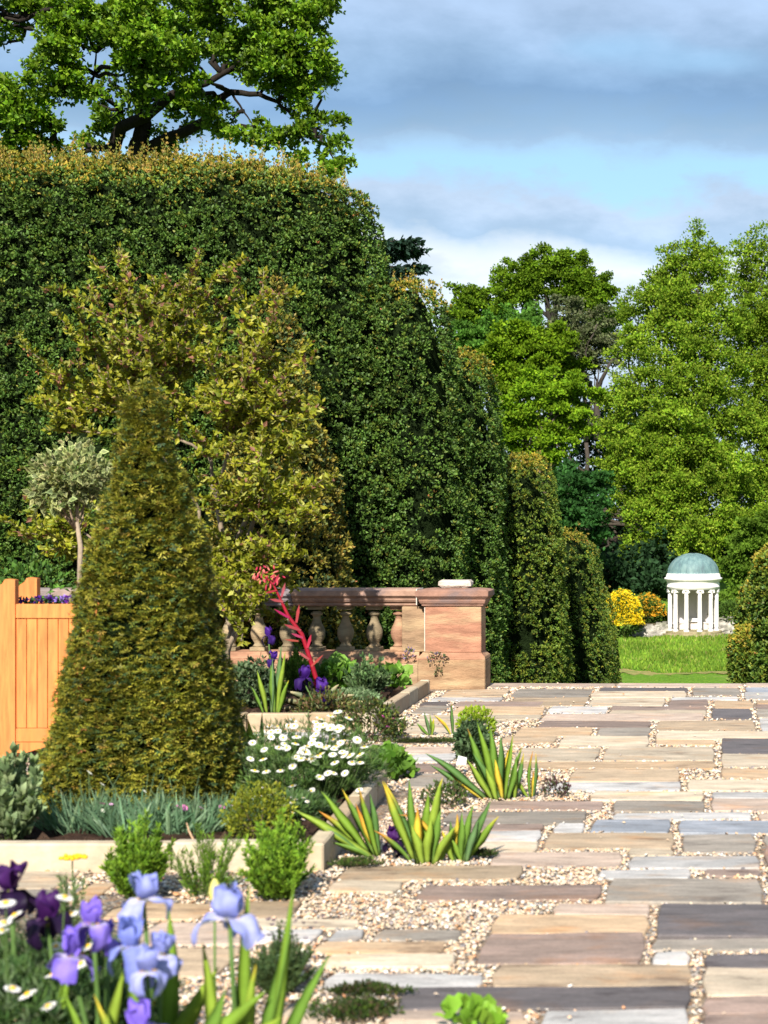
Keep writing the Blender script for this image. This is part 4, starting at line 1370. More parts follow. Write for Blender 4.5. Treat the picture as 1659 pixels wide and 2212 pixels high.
leafball('shrub', 'low green undergrowth on the bank behind the left rock wall', 'shrub', P(1415, 1350, 112), 1.6, .8, .9, 2600, .2, [(.10, .17, .02), (.07, .12, .02)], mat=M_far)
leafball('shrub', 'low green undergrowth spilling over the right rock wall', 'shrub', P(1585, 1345, 111), 1.7, .8, 1.1, 2600, .2, [(.08, .15, .02), (.06, .11, .02)], mat=M_far)
# tall grass on the bank and mown lawn patch
n = 26000
gx = rng.uniform(-9, 6, n); gy = rng.uniform(72, 109, n)
gzv = np.array([ground_z(a, b) for a, b in zip(gx, gy)])
long_ = (gy > 87 + 3.0 * ((gx + 1) / 6) ** 2 + .5 * np.sin(gx * 1.3))
hh = np.where(long_, rng.uniform(.10, .34, n), rng.uniform(.03, .06, n))
gcol = pick(n, [(.10, .19, .018), (.14, .24, .022), (.18, .27, .03), (.26, .27, .07)], [3, 4, 3, .8], .2) * (.8 + .5 * vnoise(np.stack([gx * .5, gy * .25, gx * 0], 1), 9))[:, None]
tag(scatter('grass', LEAFT, np.stack([gx, gy, gzv - .02], 1), frames(np.stack([rng.normal(0, .3, n), rng.normal(0, .3, n), np.ones(n)], 1)), np.stack([hh * .6, hh * .6, hh], 1), gcol, M_far),
    'long grass on the bank before the temple', 'grass', kind='stuff')
# worn edge between mown lawn and bank
wv, wf = [], []
for k in range(41):
    x = -8 + 13 * k / 40
    yb = 87 + 3.0 * ((x + 1) / 6) ** 2
    for dy in (-1.5 - .6 * math.sin(k * 2.1), .5 + .3 * math.sin(k * 1.3)):
        wv.append((x, yb + dy, ground_z(x, yb + dy) + .012))
for k in range(40): wf.append((2 * k, 2 * k + 2, 2 * k + 3, 2 * k + 1))
M_worn = mottled('dry_turf', 3, .6, 1.4, .95, .1, 10, .6, .05, (1, 1, 1), (.10, .15, .03, .8), .9)
tag(MB().add(wv, wf, (.24, .20, .07)).build('worn_path', M_worn), 'dry worn line between mown lawn and bank', kind='structure')

# ------------------------------------------------------------------ planter with standard tree
pl = thing('wooden_planter', 'orange brown timber trough planter with tongued boards left of the clipped cone', 'planter', (0, 0, 0))
PX0, PX1, PY0, PY1 = P(-14, 0, 11).x, P(352, 0, 11).x, 11.0, 11.42
pl.location = ((PX0 + PX1) / 2, (PY0 + PY1) / 2, 0)
OFF = -Vector(pl.location)
WC = (.60, .195, .052)


def pb(x0, x1, y0, y1, z0, z1, name, k=1.0, bev=.004):
    cx, cy = (x0 + x1) / 2, (y0 + y1) / 2
    return MB().box(x0 - cx, x1 - cx, y0 - cy, y1 - cy, z0, z1, tuple(c * k for c in WC), bev).build(name, M_wood, pl, loc=(cx + OFF.x, cy + OFF.y, 0))


pw = .15
for ix, X in enumerate((PX0, PX1 - pw)):
    for iy, Y in enumerate((PY0, PY1 - .06)):
        flip = 1 if ix == 0 else -1
        # shaped board: square foot, ogee shoulder falling to the outside
        prof = [(0, 0), (pw, 0), (pw, 1.255), (pw - .055, 1.262), (pw - .075, 1.255), (pw - .085, 1.235), (pw - .095, 1.225), (pw - .12, 1.21), (pw - .145, 1.175), (0, 1.165)]
        if flip < 0: prof = [(pw - a, b) for a, b in prof][::-1]
        v = [(X + a + OFF.x, Y + OFF.y, b) for a, b in prof] + [(X + a + OFF.x, Y + .06 + OFF.y, b) for a, b in prof]
        n = len(prof)
        f = [tuple(range(n)), tuple(range(2 * n - 1, n - 1, -1))] + [(k, n + k, n + (k + 1) % n, (k + 1) % n) for k in range(n)]
        MB().add(v, f, WC).build('post', M_wood, pl)
xa, xb = PX0 + pw, PX1 - pw
for (Y, s_) in ((PY0 + .008, 1), (PY1 - .048, -1)):
    pb(xa, xb, Y, Y + .04, .985, 1.085, 'rail', 1.05)
    pb(xa, xb, Y, Y + .04, .12, .215, 'rail', .95)
nb = 12
for k in range(nb):
    w = (xb - xa) / nb
    pb(xa + k * w + .001, xa + (k + 1) * w - .003, PY0 + .018, PY0 + .038, .217, .983, 'board', [1.0, 1.12, .92, 1.08, .97, 1.05][k % 6], .0025)
    pb(xa + k * w + .001, xa + (k + 1) * w - .003, PY1 - .038, PY1 - .018, .217, .983, 'board', [1.0, 1.12, .92][k % 3], .0025)
for X in (PX0 + .01, PX1 - .04):
    pb(X, X + .03, PY0 + .062, PY1 - .062, .12, 1.07, 'side_panel')
# scalloped apron
v = []
K = 12
for k in range(K + 1):
    x = xa + (xb - xa) * k / K
    t_ = abs(k / K - .5) * 2
    zb = .10 - .055 * (1 if t_ > .8 else (t_ / .8) ** 3)
    v += [(x, PY0 + .014, zb), (x, PY0 + .034, zb), (x, PY0 + .034, .118), (x, PY0 + .014, .118)]
v = [(a + OFF.x, b + OFF.y, c) for a, b, c in v]
f = [(k * 4 + q, k * 4 + (q + 1) % 4, k * 4 + 4 + (q + 1) % 4, k * 4 + 4 + q) for k in range(K) for q in range(4)] + [(3, 2, 1, 0), (K * 4, K * 4 + 1, K * 4 + 2, K * 4 + 3)]
MB().add(v, f, WC).build('apron', M_wood, pl)
MB().box(xa + .001 + OFF.x, xb - .001 + OFF.x, PY0 + .04 + OFF.y, PY1 - .05 + OFF.y, .9, 1.04, (.03, .02, .015)).build('compost', M_soil, pl)

vt = thing('variegated_standard_tree', 'little lollipop tree of cream and green variegated leaves growing in the planter', 'tree', tuple(P(172, 0, 11.2).xy) + (1.04,))
inv = -Vector(vt.location)
n = 2600
n = 1700
d = unit(rng.normal(size=(n, 3)))
cc0 = np.array(P(148, 1035, 11.2) + inv)
pos = cc0 + d * (rng.random((n, 1)) ** .33) * np.array([.27, .25, .22]) * (1 + 1.0 * (vnoise(d * 2.5 + 3, 4)[:, None] - .5))
VAR = [T([(0, 0, 0), (-.34, .12, .45), (0, -.03, 1), (.34, .12, .45), (0, 0.02, .12), (-.21, .08, .46), (0, -.0, .84), (.21, .08, .46)],
         [(0, 1, 5, 4), (1, 2, 6, 5), (2, 3, 7, 6), (3, 0, 4, 7), (4, 5, 6, 7)], [3.8, 3.8, 3.8, 3.8, 1, 1, 1, 1])]
scatter('crown', VAR, pos, frames(d + rng.normal(0, .6, (n, 3))), .056 * rng.uniform(.6, 1.3, n), pick(n, [(.16, .175, .070), (.13, .155, .06), (.19, .19, .085)], None, .3), M_leaf, vt)
mb = MB()
mb.tube([(0, 0, 0), (.0, 0, .2), (.006, 0, .45), (-.02, 0, .62)], [.019, .018, .017, .014], 8, (.32, .25, .18))
for k in range(9):
    e_ = Vector(cc0) + Vector((random.uniform(-.2, .2), random.uniform(-.15, .15), random.uniform(-.15, .15)))
    mb.tube(branch_wiggle((-.02, 0, .56), e_, 3, .06, k), [.010, .008, .006, .003], 4, (.3, .22, .15))
mb.build('trunk', M_bark, vt, smooth=True)


def pansy(x, y, cols, lab):
    c = P(x, y + 14, 11.22); c.z = 1.04
    r = leafball('pansy_plant', lab, 'flower', c, .07, .06, .05, 60, .035, [(.05, .10, .03)], group='pansies in the planter')
    dots(r, 'flower', [(random.uniform(-.06, .06), random.uniform(-.08, .02), random.uniform(.03, .085)) for _ in range(11)], .026, cols)


for x, c, lab in ((48, [(.10, .01, .28)], 'purple pansy nearest the corner post of the timber planter'), (74, [(.06, .01, .20)], 'darkest purple pansy in the timber planter'), (98, [(.14, .02, .34), (.08, .01, .25)], 'pansy with deep purple and violet flowers in the middle of the planter row'),
               (124, [(.30, .18, .62)], 'pale lilac pansy in the timber planter'), (146, [(.12, .02, .3), (.36, .24, .7)], 'mixed purple and lilac pansy next to the clipped cone in the planter')):
    pansy(x, 1296, c, lab)
leafball('ivy', 'light green leafy sprays behind the planter post', 'plant', P(62, 1300, 13.2) * 1.0, .35, .2, .28, 240, .06, [(.10, .22, .03), (.07, .16, .03)])

# ------------------------------------------------------------------ copper leaved shrub
def shrub():
    Y = 13.9
    base = Vector((P(488, 0, Y).x, Y, .07))
    root = thing('crab_apple_shrub', 'tall open shrub with olive and coppery young leaves behind the clipped cone', 'shrub', tuple(base))
    mb = MB()
    tips = [(270, 565, 0), (330, 600, 0), (400, 600, .1), (490, 575, .1), (570, 585, 0), (600, 640, -.1), (190, 610, .2), (150, 720, .1), (60, 860, .3), (90, 790, 0), (230, 680, -.2), (320, 720, -.3), (440, 700, -.2),
            (530, 720, 0), (660, 760, .1), (640, 850, 0), (690, 870, .1), (580, 880, -.2), (480, 850, -.3), (380, 840, -.2), (250, 850, -.2), (160, 880, 0), (100, 930, .1), (620, 960, 0), (680, 1040, 0), (560, 1000, -.3),
            (470, 980, -.3), (700, 1120, 0), (640, 1120, -.2), (560, 1120, -.3), (500, 1080, -.3), (660, 1200, -.1), (600, 1220, -.3), (540, 1230, -.3), (120, 1130, .1), (70, 1150, .2), (160, 1210, .2), (90, 1190, .1),
            (490, 1280, -.3), (560, 1300, -.4), (540, 1340, -.4), (600, 1290, .2), (620, 1350, .3), (520, 1390, -.3), (640, 1270, .3), (440, 620, .3), (360, 660, .3), (520, 640, .3), (290, 780, .4), (420, 780, .4), (600, 780, .4), (200, 780, .3), (510, 1180, -.1), (590, 700, .1), (620, 1040, .3)]
    forks = [P(492, 1240, Y), P(478, 1180, Y), P(520, 1220, Y), P(470, 1100, Y), P(540, 1100, Y), P(560, 1010, Y), P(450, 980, Y), P(390, 950, Y), P(330, 940, Y), P(500, 950, Y)]
    bark = (.22, .17, .12)
    def tb(a, b, r0, r1, s_, n=5, amp=.05):
        pts = branch_wiggle(a, b, n, amp, s_)
        mb.tube([p - base for p in pts], list(np.linspace(r0, r1, n + 1)), 6, bark)
        return pts
    root_pts = [base + Vector((random.uniform(-.06, .06), random.uniform(-.05, .05), 0)) for _ in range(4)]
    tb(root_pts[0], forks[0], .035, .03, 1); tb(forks[0], forks[3], .03, .022, 2); tb(forks[0], forks[4], .028, .02, 3)
    tb(root_pts[1], forks[2], .028, .022, 4); tb(forks[2], forks[5], .022, .016, 5); tb(forks[3], forks[6], .022, .016, 6)
    tb(forks[3], forks[9], .02, .015, 7); tb(forks[6], forks[7], .016, .013, 8); tb(forks[7], forks[8], .013, .011, 9)
    tb(root_pts[2], P(430, 1100, Y + .2), .025, .015, 10); tb(P(430, 1100, Y + .2), P(300, 900, Y + .2), .015, .01, 11)
    tb(root_pts[3], P(300, 1250, Y + .3), .02, .015, 12); tb(P(300, 1250, Y + .3), P(130, 1100, Y + .2), .015, .008, 13)
    Pp, Dd, Cc, Ss = [], [], [], []
    fk = forks + [P(430, 1100, Y + .2), P(300, 900, Y + .2), P(200, 1180, Y + .2)]
    allsh = []
    for i, (x, y, dy) in enumerate(tips):
        tip = P(x, y, Y + dy * 1.6)
        best = min(fk, key=lambda q: (q - tip).length + (0 if q.z < tip.z + .1 else 1.0))
        pts = tb(best, tip, .012, .004, 20 + i, 8, .035)
        allsh.append((pts, 1.0))
        for j in range(8):      # side shoots
            k = random.randint(2, 7)
            s0 = pts[k]
            e_ = s0 + Vector((random.uniform(-.34, .34), random.uniform(-.35, .3), random.uniform(-.08, .38)))
            allsh.append((tb(s0, e_, .005, .002, 100 + i * 7 + j, 4, .05), .8))
    for pts, q in allsh:
        for a, b in zip(pts[:-1], pts[1:]):
            L = (b - a).length
            for _ in range(int(L / .0062)):
                t_ = random.random()
                p = a.lerp(b, t_) + Vector((random.gauss(0, .012), random.gauss(0, .012), random.gauss(0, .012)))
                dd = (b - a).normalized() * .4 + Vector((random.gauss(0, .8), random.gauss(0, .8), random.gauss(.25, .5)))
                Pp.append(tuple(p - base)); Dd.append(tuple(dd)); Ss.append(random.uniform(.045, .076))
                hgt = (p.z - 2.4) / 1.6
                r = random.random()
                if r < .05 + .12 * max(0, hgt): c = (.24, .11, .07)
                elif r < .45: c = (.26, .28, .018)
                elif r < .68: c = (.16, .20, .018)
                elif r < .88: c = (.34, .32, .028)
                else: c = (.40, .40, .09)
                k = random.uniform(.8, 1.2)
                Cc.append((c[0] * k, c[1] * k, c[2] * k))
    mb.build('branch', M_bark, root, smooth=True)
    lt = []
    for w_, d_ in ((.27, .18), (.31, -.08)):
        lt.append(T([(0, 0, 0), (-w_, w_ * .35, .42), (0, d_ * .1, .5), (w_, w_ * .35, .42), (0, -d_, 1)], [(0, 2, 1), (0, 3, 2), (1, 2, 4), (2, 3, 4)], [.85, .95, .85, 1.05, 1.05]))
    o = scatter('foliage', lt, np.array(Pp), frames(np.array(Dd)), np.array(Ss), np.array(Cc), M_leaf, root)
    o['kind'] = 'stuff'
    print('shrub leaves', len(Pp))


shrub()

# ------------------------------------------------------------------ irises
GL = [(.17, .31, .045), (.22, .36, .04), (.12, .245, .06), (.30, .42, .05), (.15, .27, .10)]
YL = (.72, .55, .06)
OL = (.62, .28, .04)


def leaf_mesh(L, w, lean, curve, col, tipc, tipf, twist=0.0, dirx=1.0, fold=None):
    """sword leaf from the origin; lean/curve in radians, dirx picks the side; tipc colours the last part"""
    seg = 8
    v, f, c = [], [], []
    p = Vector((0, 0, 0))
    ang = lean
    az = twist
    for i in range(seg + 1):
        t_ = i / seg
        wd = w * (.5 + 1.1 * t_ if t_ < .5 else 1.05) * (1 - max(0, (t_ - .5) / .5) ** 1.5)
        wd = max(wd, .0006)
        d = Vector((math.sin(ang) * dirx, 0, math.cos(ang)))
        side = Vector((math.cos(ang) * math.cos(az) * dirx, math.sin(az), -math.sin(ang) * math.cos(az))).normalized()
        nrm = d.cross(side)
        v += [p - side * wd, p + nrm * wd * .12, p + side * wd, p + nrm * wd * .04]
        m = min(1, max(0, (t_ - (1 - tipf)) / max(tipf, .01) * 1.6)) if tipf > 0 else 0
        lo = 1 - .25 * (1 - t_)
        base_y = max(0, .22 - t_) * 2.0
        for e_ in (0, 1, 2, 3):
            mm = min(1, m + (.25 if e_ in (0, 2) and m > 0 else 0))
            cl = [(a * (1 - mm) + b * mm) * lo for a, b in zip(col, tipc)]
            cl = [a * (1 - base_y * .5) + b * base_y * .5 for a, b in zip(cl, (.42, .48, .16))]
            c.append(tuple(cl))
        p = p + d * (L / seg) + side * (w * .10 * math.sin(i * 1.3 + L * 40))
        ang += curve / seg * (.5 + t_)
        if fold and i == fold[0]: ang += fold[1]
    for i in range(seg):
        for q in range(4):
            q2 = (q + 1) % 4
            f.append((i * 4 + q, i * 4 + q2, i * 4 + 4 + q2, i * 4 + 4 + q))
    f.append((3, 2, 1, 0))
    return MB().add(v, f, c)


def iris_clump(label, base, leaves, group=None, root=None, name='iris_plant', wk=1.28):
    """leaves: (dx, dy, length, width, lean(+right), curve, colour idx, tip kind, tip frac)"""
    r = root or thing(name, label, 'plant', tuple(base), group)
    for l in leaves:
        dx, dy, L, w, lean, cur, ci, tk, tf = l[:9]
        tc = {'g': (.2, .3, .05), 'y': YL, 'o': OL}[tk]
        s_ = 1 if lean >= 0 else -1
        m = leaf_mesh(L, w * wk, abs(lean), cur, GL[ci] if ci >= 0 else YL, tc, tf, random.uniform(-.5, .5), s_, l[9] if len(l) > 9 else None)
        m.build('leaf', M_blade, r, True, loc=(dx, dy, -.01))
    return r


def auto_leaves(n, w, hmin, hmax, spread, fans=2, wid=.017, yel=.3):
    out = []
    for k in range(n):
        t_ = random.uniform(-1, 1)
        fx = (random.randint(0, fans - 1) - (fans - 1) / 2) * w / max(1, fans)
        L = random.uniform(hmin, hmax) * (1 - .25 * abs(t_))
        out.append((fx + t_ * .02, random.uniform(-.05, .05), L, wid * random.uniform(.7, 1.2), t_ * spread, random.uniform(.0, .45) * abs(t_) + .03,
                    random.randint(0, 4), 'y' if random.random() < yel else ('o' if random.random() < .2 else 'g'), random.choice([.12, .2, .35]) if random.random() < yel + .2 else 0.0))
    return out


def px(px_len, Y):
    return px_len * Y / F


# clump left of the front kerb corner
b = G(808, 1850)
Yc = b.y
iris_clump('left leaning clump of sword leaved iris at the near kerb corner', b,
           [(0, 0, px(205, Yc), .019, -.98, .12, 3, 'g', .1), (-.02, .02, px(180, Yc), .018, -.62, .1, 1, 'g', .0), (.0, .03, px(165, Yc), .017, -.42, .12, 0, 'y', .25), (-.05, 0, px(120, Yc), .018, -.85, .3, 2, 'g', 0),
            (.02, 0, px(160, Yc), .016, -.28, -.05, 1, 'o', .2), (.03, .02, px(130, Yc), .013, -.5, -.2, -1, 'o', .5), (-.03, .04, px(150, Yc), .017, -.72, .35, 3, 'o', .3), (.01, -.03, px(100, Yc), .015, -1.1, .3, 0, 'g', 0), (.02, .02, px(140, Yc), .016, -.1, .1, 2, 'g', 0)])
b = G(925, 1862); Yc = b.y
iris_clump('tallest yellow edged iris clump, middle of the three at the near kerb corner', b,
           [(-.07, .02, px(190, Yc), .018, -.38, .0, 3, 'y', .35), (-.05, .0, px(185, Yc), .017, -.15, -.12, 0, 'g', .1), (-.04, .04, px(195, Yc), .016, -.42, .05, 2, 'y', .3), (0, 0, px(190, Yc), .021, .12, .15, 3, 'y', .12),
            (-.02, .03, px(150, Yc), .020, .0, .1, 1, 'g', 0), (.02, 0, px(120, Yc), .018, .1, .2, 0, 'g', 0), (-.03, -.02, px(125, Yc), .019, -.12, -.15, -1, 'o', .2), (.0, -.02, px(100, Yc), .020, .05, .15, 3, 'g', 0),
            (.05, 0, px(90, Yc), .016, .3, .4, 1, 'y', .3), (.04, .02, px(150, Yc), .010, -.05, 1.9, -1, 'o', .5), (-.08, .01, px(110, Yc), .012, -.7, .5, 0, 'o', .4), (-.02, -.03, px(90, Yc), .02, -.25, .1, 3, 'g', 0), (.03, -.02, px(95, Yc), .018, .45, .2, 3, 'g', 0)])
b = G(998, 1860); Yc = b.y
iris_clump('upright fan of blue green iris leaves, rightmost of the three at the near kerb corner', b,
           [(0, 0, px(150, Yc), .018, .42, .0, 2, 'g', 0), (.01, .01, px(125, Yc), .016, .62, .05, 1, 'y', .15), (-.01, 0, px(110, Yc), .016, .05, .0, 0, 'g', 0), (-.03, .02, px(90, Yc), .015, -.15, .0, 2, 'g', 0),
            (-.04, 0, px(75, Yc), .014, -.3, .1, 3, 'y', .3), (.02, -.02, px(100, Yc), .014, .25, .1, 4, 'g', 0), (-.02, .02, px(105, Yc), .013, -.02, .05, -1, 'o', .15), (.0, -.02, px(60, Yc), .014, -.35, .1, 1, 'g', 0), (-.01, .01, px(130, Yc), .015, .2, .05, 0, 'g', 0)])
b = G(1075, 1725); Yc = b.y
iris_clump('large sprawling iris clump with yellowing leaves in gravel in the middle of the terrace', b,
           [(-.06, 0, px(170, Yc), .019, -.82, .3, 2, 'g', 0), (-.05, .02, px(150, Yc), .018, -1.05, .0, 2, 'g', 0), (-.02, 0, px(165, Yc), .021, -.40, -.15, 0, 'o', .08), (0, 0, px(175, Yc), .020, -.25, .0, 1, 'g', 0), (.0, .03, px(160, Yc), .021, -.1, .05, 0, 'g', 0),
            (.02, .02, px(140, Yc), .019, .0, .0, 2, 'g', 0), (.04, 0, px(145, Yc), .015, .12, .05, 1, 'y', .1), (.05, .01, px(120, Yc), .014, .25, .1, 0, 'y', .1), (-.03, -.02, px(105, Yc), .018, -.55, .0, 3, 'g', 0),
            (.02, -.02, px(120, Yc), .018, -.5, .05, 2, 'g', 0), (-.08, .0, px(120, Yc), .012, -.95, -.4, -1, 'o', .4), (.03, 0, px(90, Yc), .016, -.2, 0, -1, 'y', .3), (.08, .02, px(105, Yc), .014, .35, -.3, 2, 'y', .2),
            (-.01, .05, px(115, Yc), .013, -.1, .6, -1, 'o', .4), (.1, 0, px(70, Yc), .013, .1, -.3, 3, 'y', .3), (.06, -.02, px(100, Yc), .016, .3, -.3, 0, 'g', 0), (.0, -.03, px(75, Yc), .019, -.3, .1, 3, 'g', 0), (.02, .04, px(130, Yc), .012, .05, .4, -1, 'y', .5)])
b = G(1145, 1722); Yc = b.y
iris_clump('thin two stemmed iris shoot with browned tips to the right of the large sprawling clump', b,
           [(0, 0, px(105, Yc), .009, -.1, -.5, 0, 'o', .3), (.02, 0, px(100, Yc), .009, .15, -.3, 2, 'y', .2), (-.01, 0, px(70, Yc), .012, -.55, .2, 3, 'o', .4), (.01, .01, px(60, Yc), .01, .05, 0, -1, 'o', .3)])
b = G(930, 1588); Yc = b.y
iris_clump('small three leaved iris shoot by the gravel near the far kerb', b, [(0, 0, px(55, Yc), .012, -.25, .0, 4, 'g', 0), (.01, 0, px(40, Yc), .012, .1, .0, 3, 'y', .3), (-.01, 0, px(40, Yc), .011, -.75, .0, 0, 'g', 0), (.01, .01, px(48, Yc), .01, -.08, 0, 1, 'g', 0)])
b = G(978, 1588); Yc = b.y
iris_clump('bent yellow leaf and tall green leaf of an iris beside the lime green spurge', b, [(0, 0, px(72, Yc), .012, -.05, .0, 2, 'g', 0), (-.01, 0, px(62, Yc), .013, -.45, .8, -1, 'y', .2), (-.01, 0, px(48, Yc), .007, -.5, .6, 0, 'o', .5)])
b = G(858, 1590); Yc = b.y
iris_clump('broad iris fan leaning left over the far kerb end', b,
           [(0, 0, px(100, Yc), .022, -.42, .25, 3, 'g', .05), (-.02, .01, px(85, Yc), .020, -.55, .2, 1, 'g', 0), (.01, 0, px(70, Yc), .017, -.3, .3, 2, 'g', 0), (.02, 0, px(50, Yc), .014, .15, .3, 0, 'g', 0), (-.03, 0, px(60, Yc), .016, -.9, .1, 0, 'y', .3)])
b = G(545, 1615); b.y = 9.75; Yc = b.y; b.x = P(548, 0, Yc).x; b.z = .08
iris_clump('tall pale iris leaves standing between the cone and the white daisies', b,
           [(0, 0, px(150, Yc), .018, -.22, .05, 3, 'y', .08), (.02, 0, px(130, Yc), .02, -.1, .2, 3, 'o', .15), (-.02, 0, px(110, Yc), .017, -.05, .05, 1, 'g', 0), (.04, 0, px(90, Yc), .015, -.3, .3, 1, 'g', 0), (.03, .02, px(140, Yc), .014, .05, .0, 0, 'g', 0)])
b = Vector((P(585, 0, 13.1).x, 13.1, .07)); Yc = 13.1
iris_clump('grey green iris leaves under the dark purple blooms in the far bed', b,
           [(0, 0, px(125, Yc), .022, .02, .0, 4, 'g', 0), (.03, 0, px(110, Yc), .022, -.08, .0, 0, 'g', 0), (-.03, 0, px(100, Yc), .02, -.2, .1, 3, 'g', 0), (.06, 0, px(80, Yc), .018, .25, .1, 1, 'y', .1), (.02, .05, px(150, Yc), .02, .1, .0, 4, 'g', 0), (.05, 0, px(140, Yc), .018, .12, .05, 3, 'g', 0), (-.06, 0, px(70, Yc), .016, -.35, .2, 0, 'g', 0)])


def petal(L, Wd, path, ruffle, col, edge, base=None, rows=12, cols=11, seed=0):
    """petal surface following a path of (out, up) points; returns MB in a local frame (out = +X, up = +Z)"""
    r = random.Random(seed)
    ph = r.uniform(0, 6)
    v, f, c = [], [], []
    n = len(path)
    for i in range(rows):
        t_ = i / (rows - 1)
        q = t_ * (n - 1)
        k = min(n - 2, int(q)); u = q - k
        ox = path[k][0] * (1 - u) + path[k + 1][0] * u
        oz = path[k][1] * (1 - u) + path[k + 1][1] * u
        w = Wd * (.34 + .66 * math.sin(math.pi * min(1, t_ * .80 + .05)) ** .8)
        if i == rows - 1: w *= .55
        for j in range(cols):
            s_ = (j / (cols - 1) - .5) * 2
            rf = ruffle * (abs(s_) ** 1.3 * math.sin(ph + t_ * 10 + s_ * 2.5) + .35 * math.sin(ph * 2 + s_ * 5)) * (.3 + t_)
            cup = .20 * w * s_ * s_
            v.append((ox * L + rf * .6 - cup * .4, s_ * w, oz * L + rf + cup * .2))
            m = abs(s_) ** 2 * .8 + .2 * t_
            cl = [a * (1 - m) + b_ * m for a, b_ in zip(col, edge)]
            if base and t_ < .35: cl = [a * (t_ / .35) + b_ * (1 - t_ / .35) for a, b_ in zip(cl, base)]
            c.append(tuple(cl))
    for i in range(rows - 1):
        for j in range(cols - 1):
            a = i * cols + j
            f.append((a, a + 1, a + cols + 1, a + cols))
    return MB().add(v, f, c)


STD = [(0, 0), (.28, .25), (.42, .55), (.30, .85), (.02, 1.02), (-.15, .95)]
STD2 = [(0, 0), (.20, .3), (.36, .6), (.42, .9), (.30, 1.15), (.1, 1.2)]
FAL = [(0, 0), (.35, .12), (.65, .0), (.82, -.35), (.84, -.75), (.72, -1.05)]
FAL2 = [(0, 0), (.4, .05), (.8, -.1), (1.05, -.4), (1.1, -.75), (1.05, -.95)]


def bloom(root, c, size, sc_, se, fc, fe, rot=0.0, open_=0, seed=0):
    """one iris flower as a part (its beard and throat), six petals as sub-parts"""
    m = MB()
    m.lathe([(size * .05, -size * .35), (size * .10, -size * .2), (size * .14, -.02 * size), (size * .10, size * .12), (size * .03, size * .2)], seg=8, col=(.22, .24, .06))
    fl = m.build('flower', M_leaf, root, True, loc=tuple(c))
    for k in range(3):
        for kind in (0, 1):
            a = rot + k * 2 * math.pi / 3 + kind * math.pi / 3 + random.uniform(-.15, .15)
            if kind == 0: pt = petal(size * random.uniform(.9, 1.08), size * .50, STD if (k + seed) % 2 else STD2, size * .17, sc_, se, seed=seed + k)
            else: pt = petal(size * random.uniform(.9, 1.08), size * .56, FAL if not open_ else FAL2, size * .15, fc, fe, (.75, .7, .72) if fc[0] > .2 else None, seed=seed + k + 5)
            ca, sa = math.cos(a), math.sin(a)
            tl = random.uniform(-.22, .22)
            pt.v = [(x * math.cos(tl) + z * math.sin(tl), y, z * math.cos(tl) - x * math.sin(tl)) for x, y, z in pt.v]
            pt.v = [(x * ca - y * sa, x * sa + y * ca, z) for x, y, z in pt.v]
            pt.build('petal', M_flower, fl, True)
            if kind == 1:
                b_ = MB().tube([(.12 * size * ca, .12 * size * sa, .07 * size), (.35 * size * ca, .35 * size * sa, .13 * size), (.5 * size * ca, .5 * size * sa, .09 * size)], [size * .03, size * .035, size * .015], 5, (.65, .38, .08) if fc[0] > .2 else (.25, .12, .3))
                b_.build('beard', M_flower, fl, True)
    return fl


LB = ((.30, .33, .72), (.22, .25, .66), (.40, .42, .78), (.22, .25, .64))        # pale blue standards / falls
VI = ((.24, .16, .70), (.17, .10, .60), (.28, .20, .74), (.13, .08, .52))
DP = ((.055, .010, .10), (.035, .006, .07), (.018, .005, .035), (.010, .004, .02))
MB2 = ((.20, .24, .64), (.14, .18, .56), (.26, .30, .70), (.13, .16, .50))


def stem_to(root, top, base, r0=.008, col=(.11, .20, .05), bend=.02):
    top, base = Vector(top), Vector(base)
    mid = (top + base) / 2 + Vector((bend, 0, 0))
    MB().tube([base, base.lerp(mid, .6), mid, mid.lerp(top, .5), top], [r0, r0, r0 * .9, r0 * .8, r0 * .7], 7, col).build('stem', M_blade, root, True)


def iris_flower_plant(label, blooms, basex, Y, leaves, palette_default, zbase=.075):
    """blooms: (xD, yD of the flower centre, size m, palette, rot, open)"""
    base = Vector((P(basex, 0, Y).x, Y, zbase))
    r = thing('iris_plant', label, 'flower', tuple(base))
    for i, (x, y, s_, pal, rot, op, dy) in enumerate(blooms):
        c = P(x, y, Y + dy) - base
        bloom(r, c, s_ * .93, pal[0], pal[1], pal[2], pal[3], rot, op, seed=i + int(x))
        stem_to(r, c + Vector((0, 0, -s_ * .3)), Vector((random.uniform(-.02, .02), random.uniform(-.02, .02), 0)) + Vector((c.x * .35, c.y * .3, 0)))
    if leaves: iris_clump('', base, leaves, root=r)
    return r


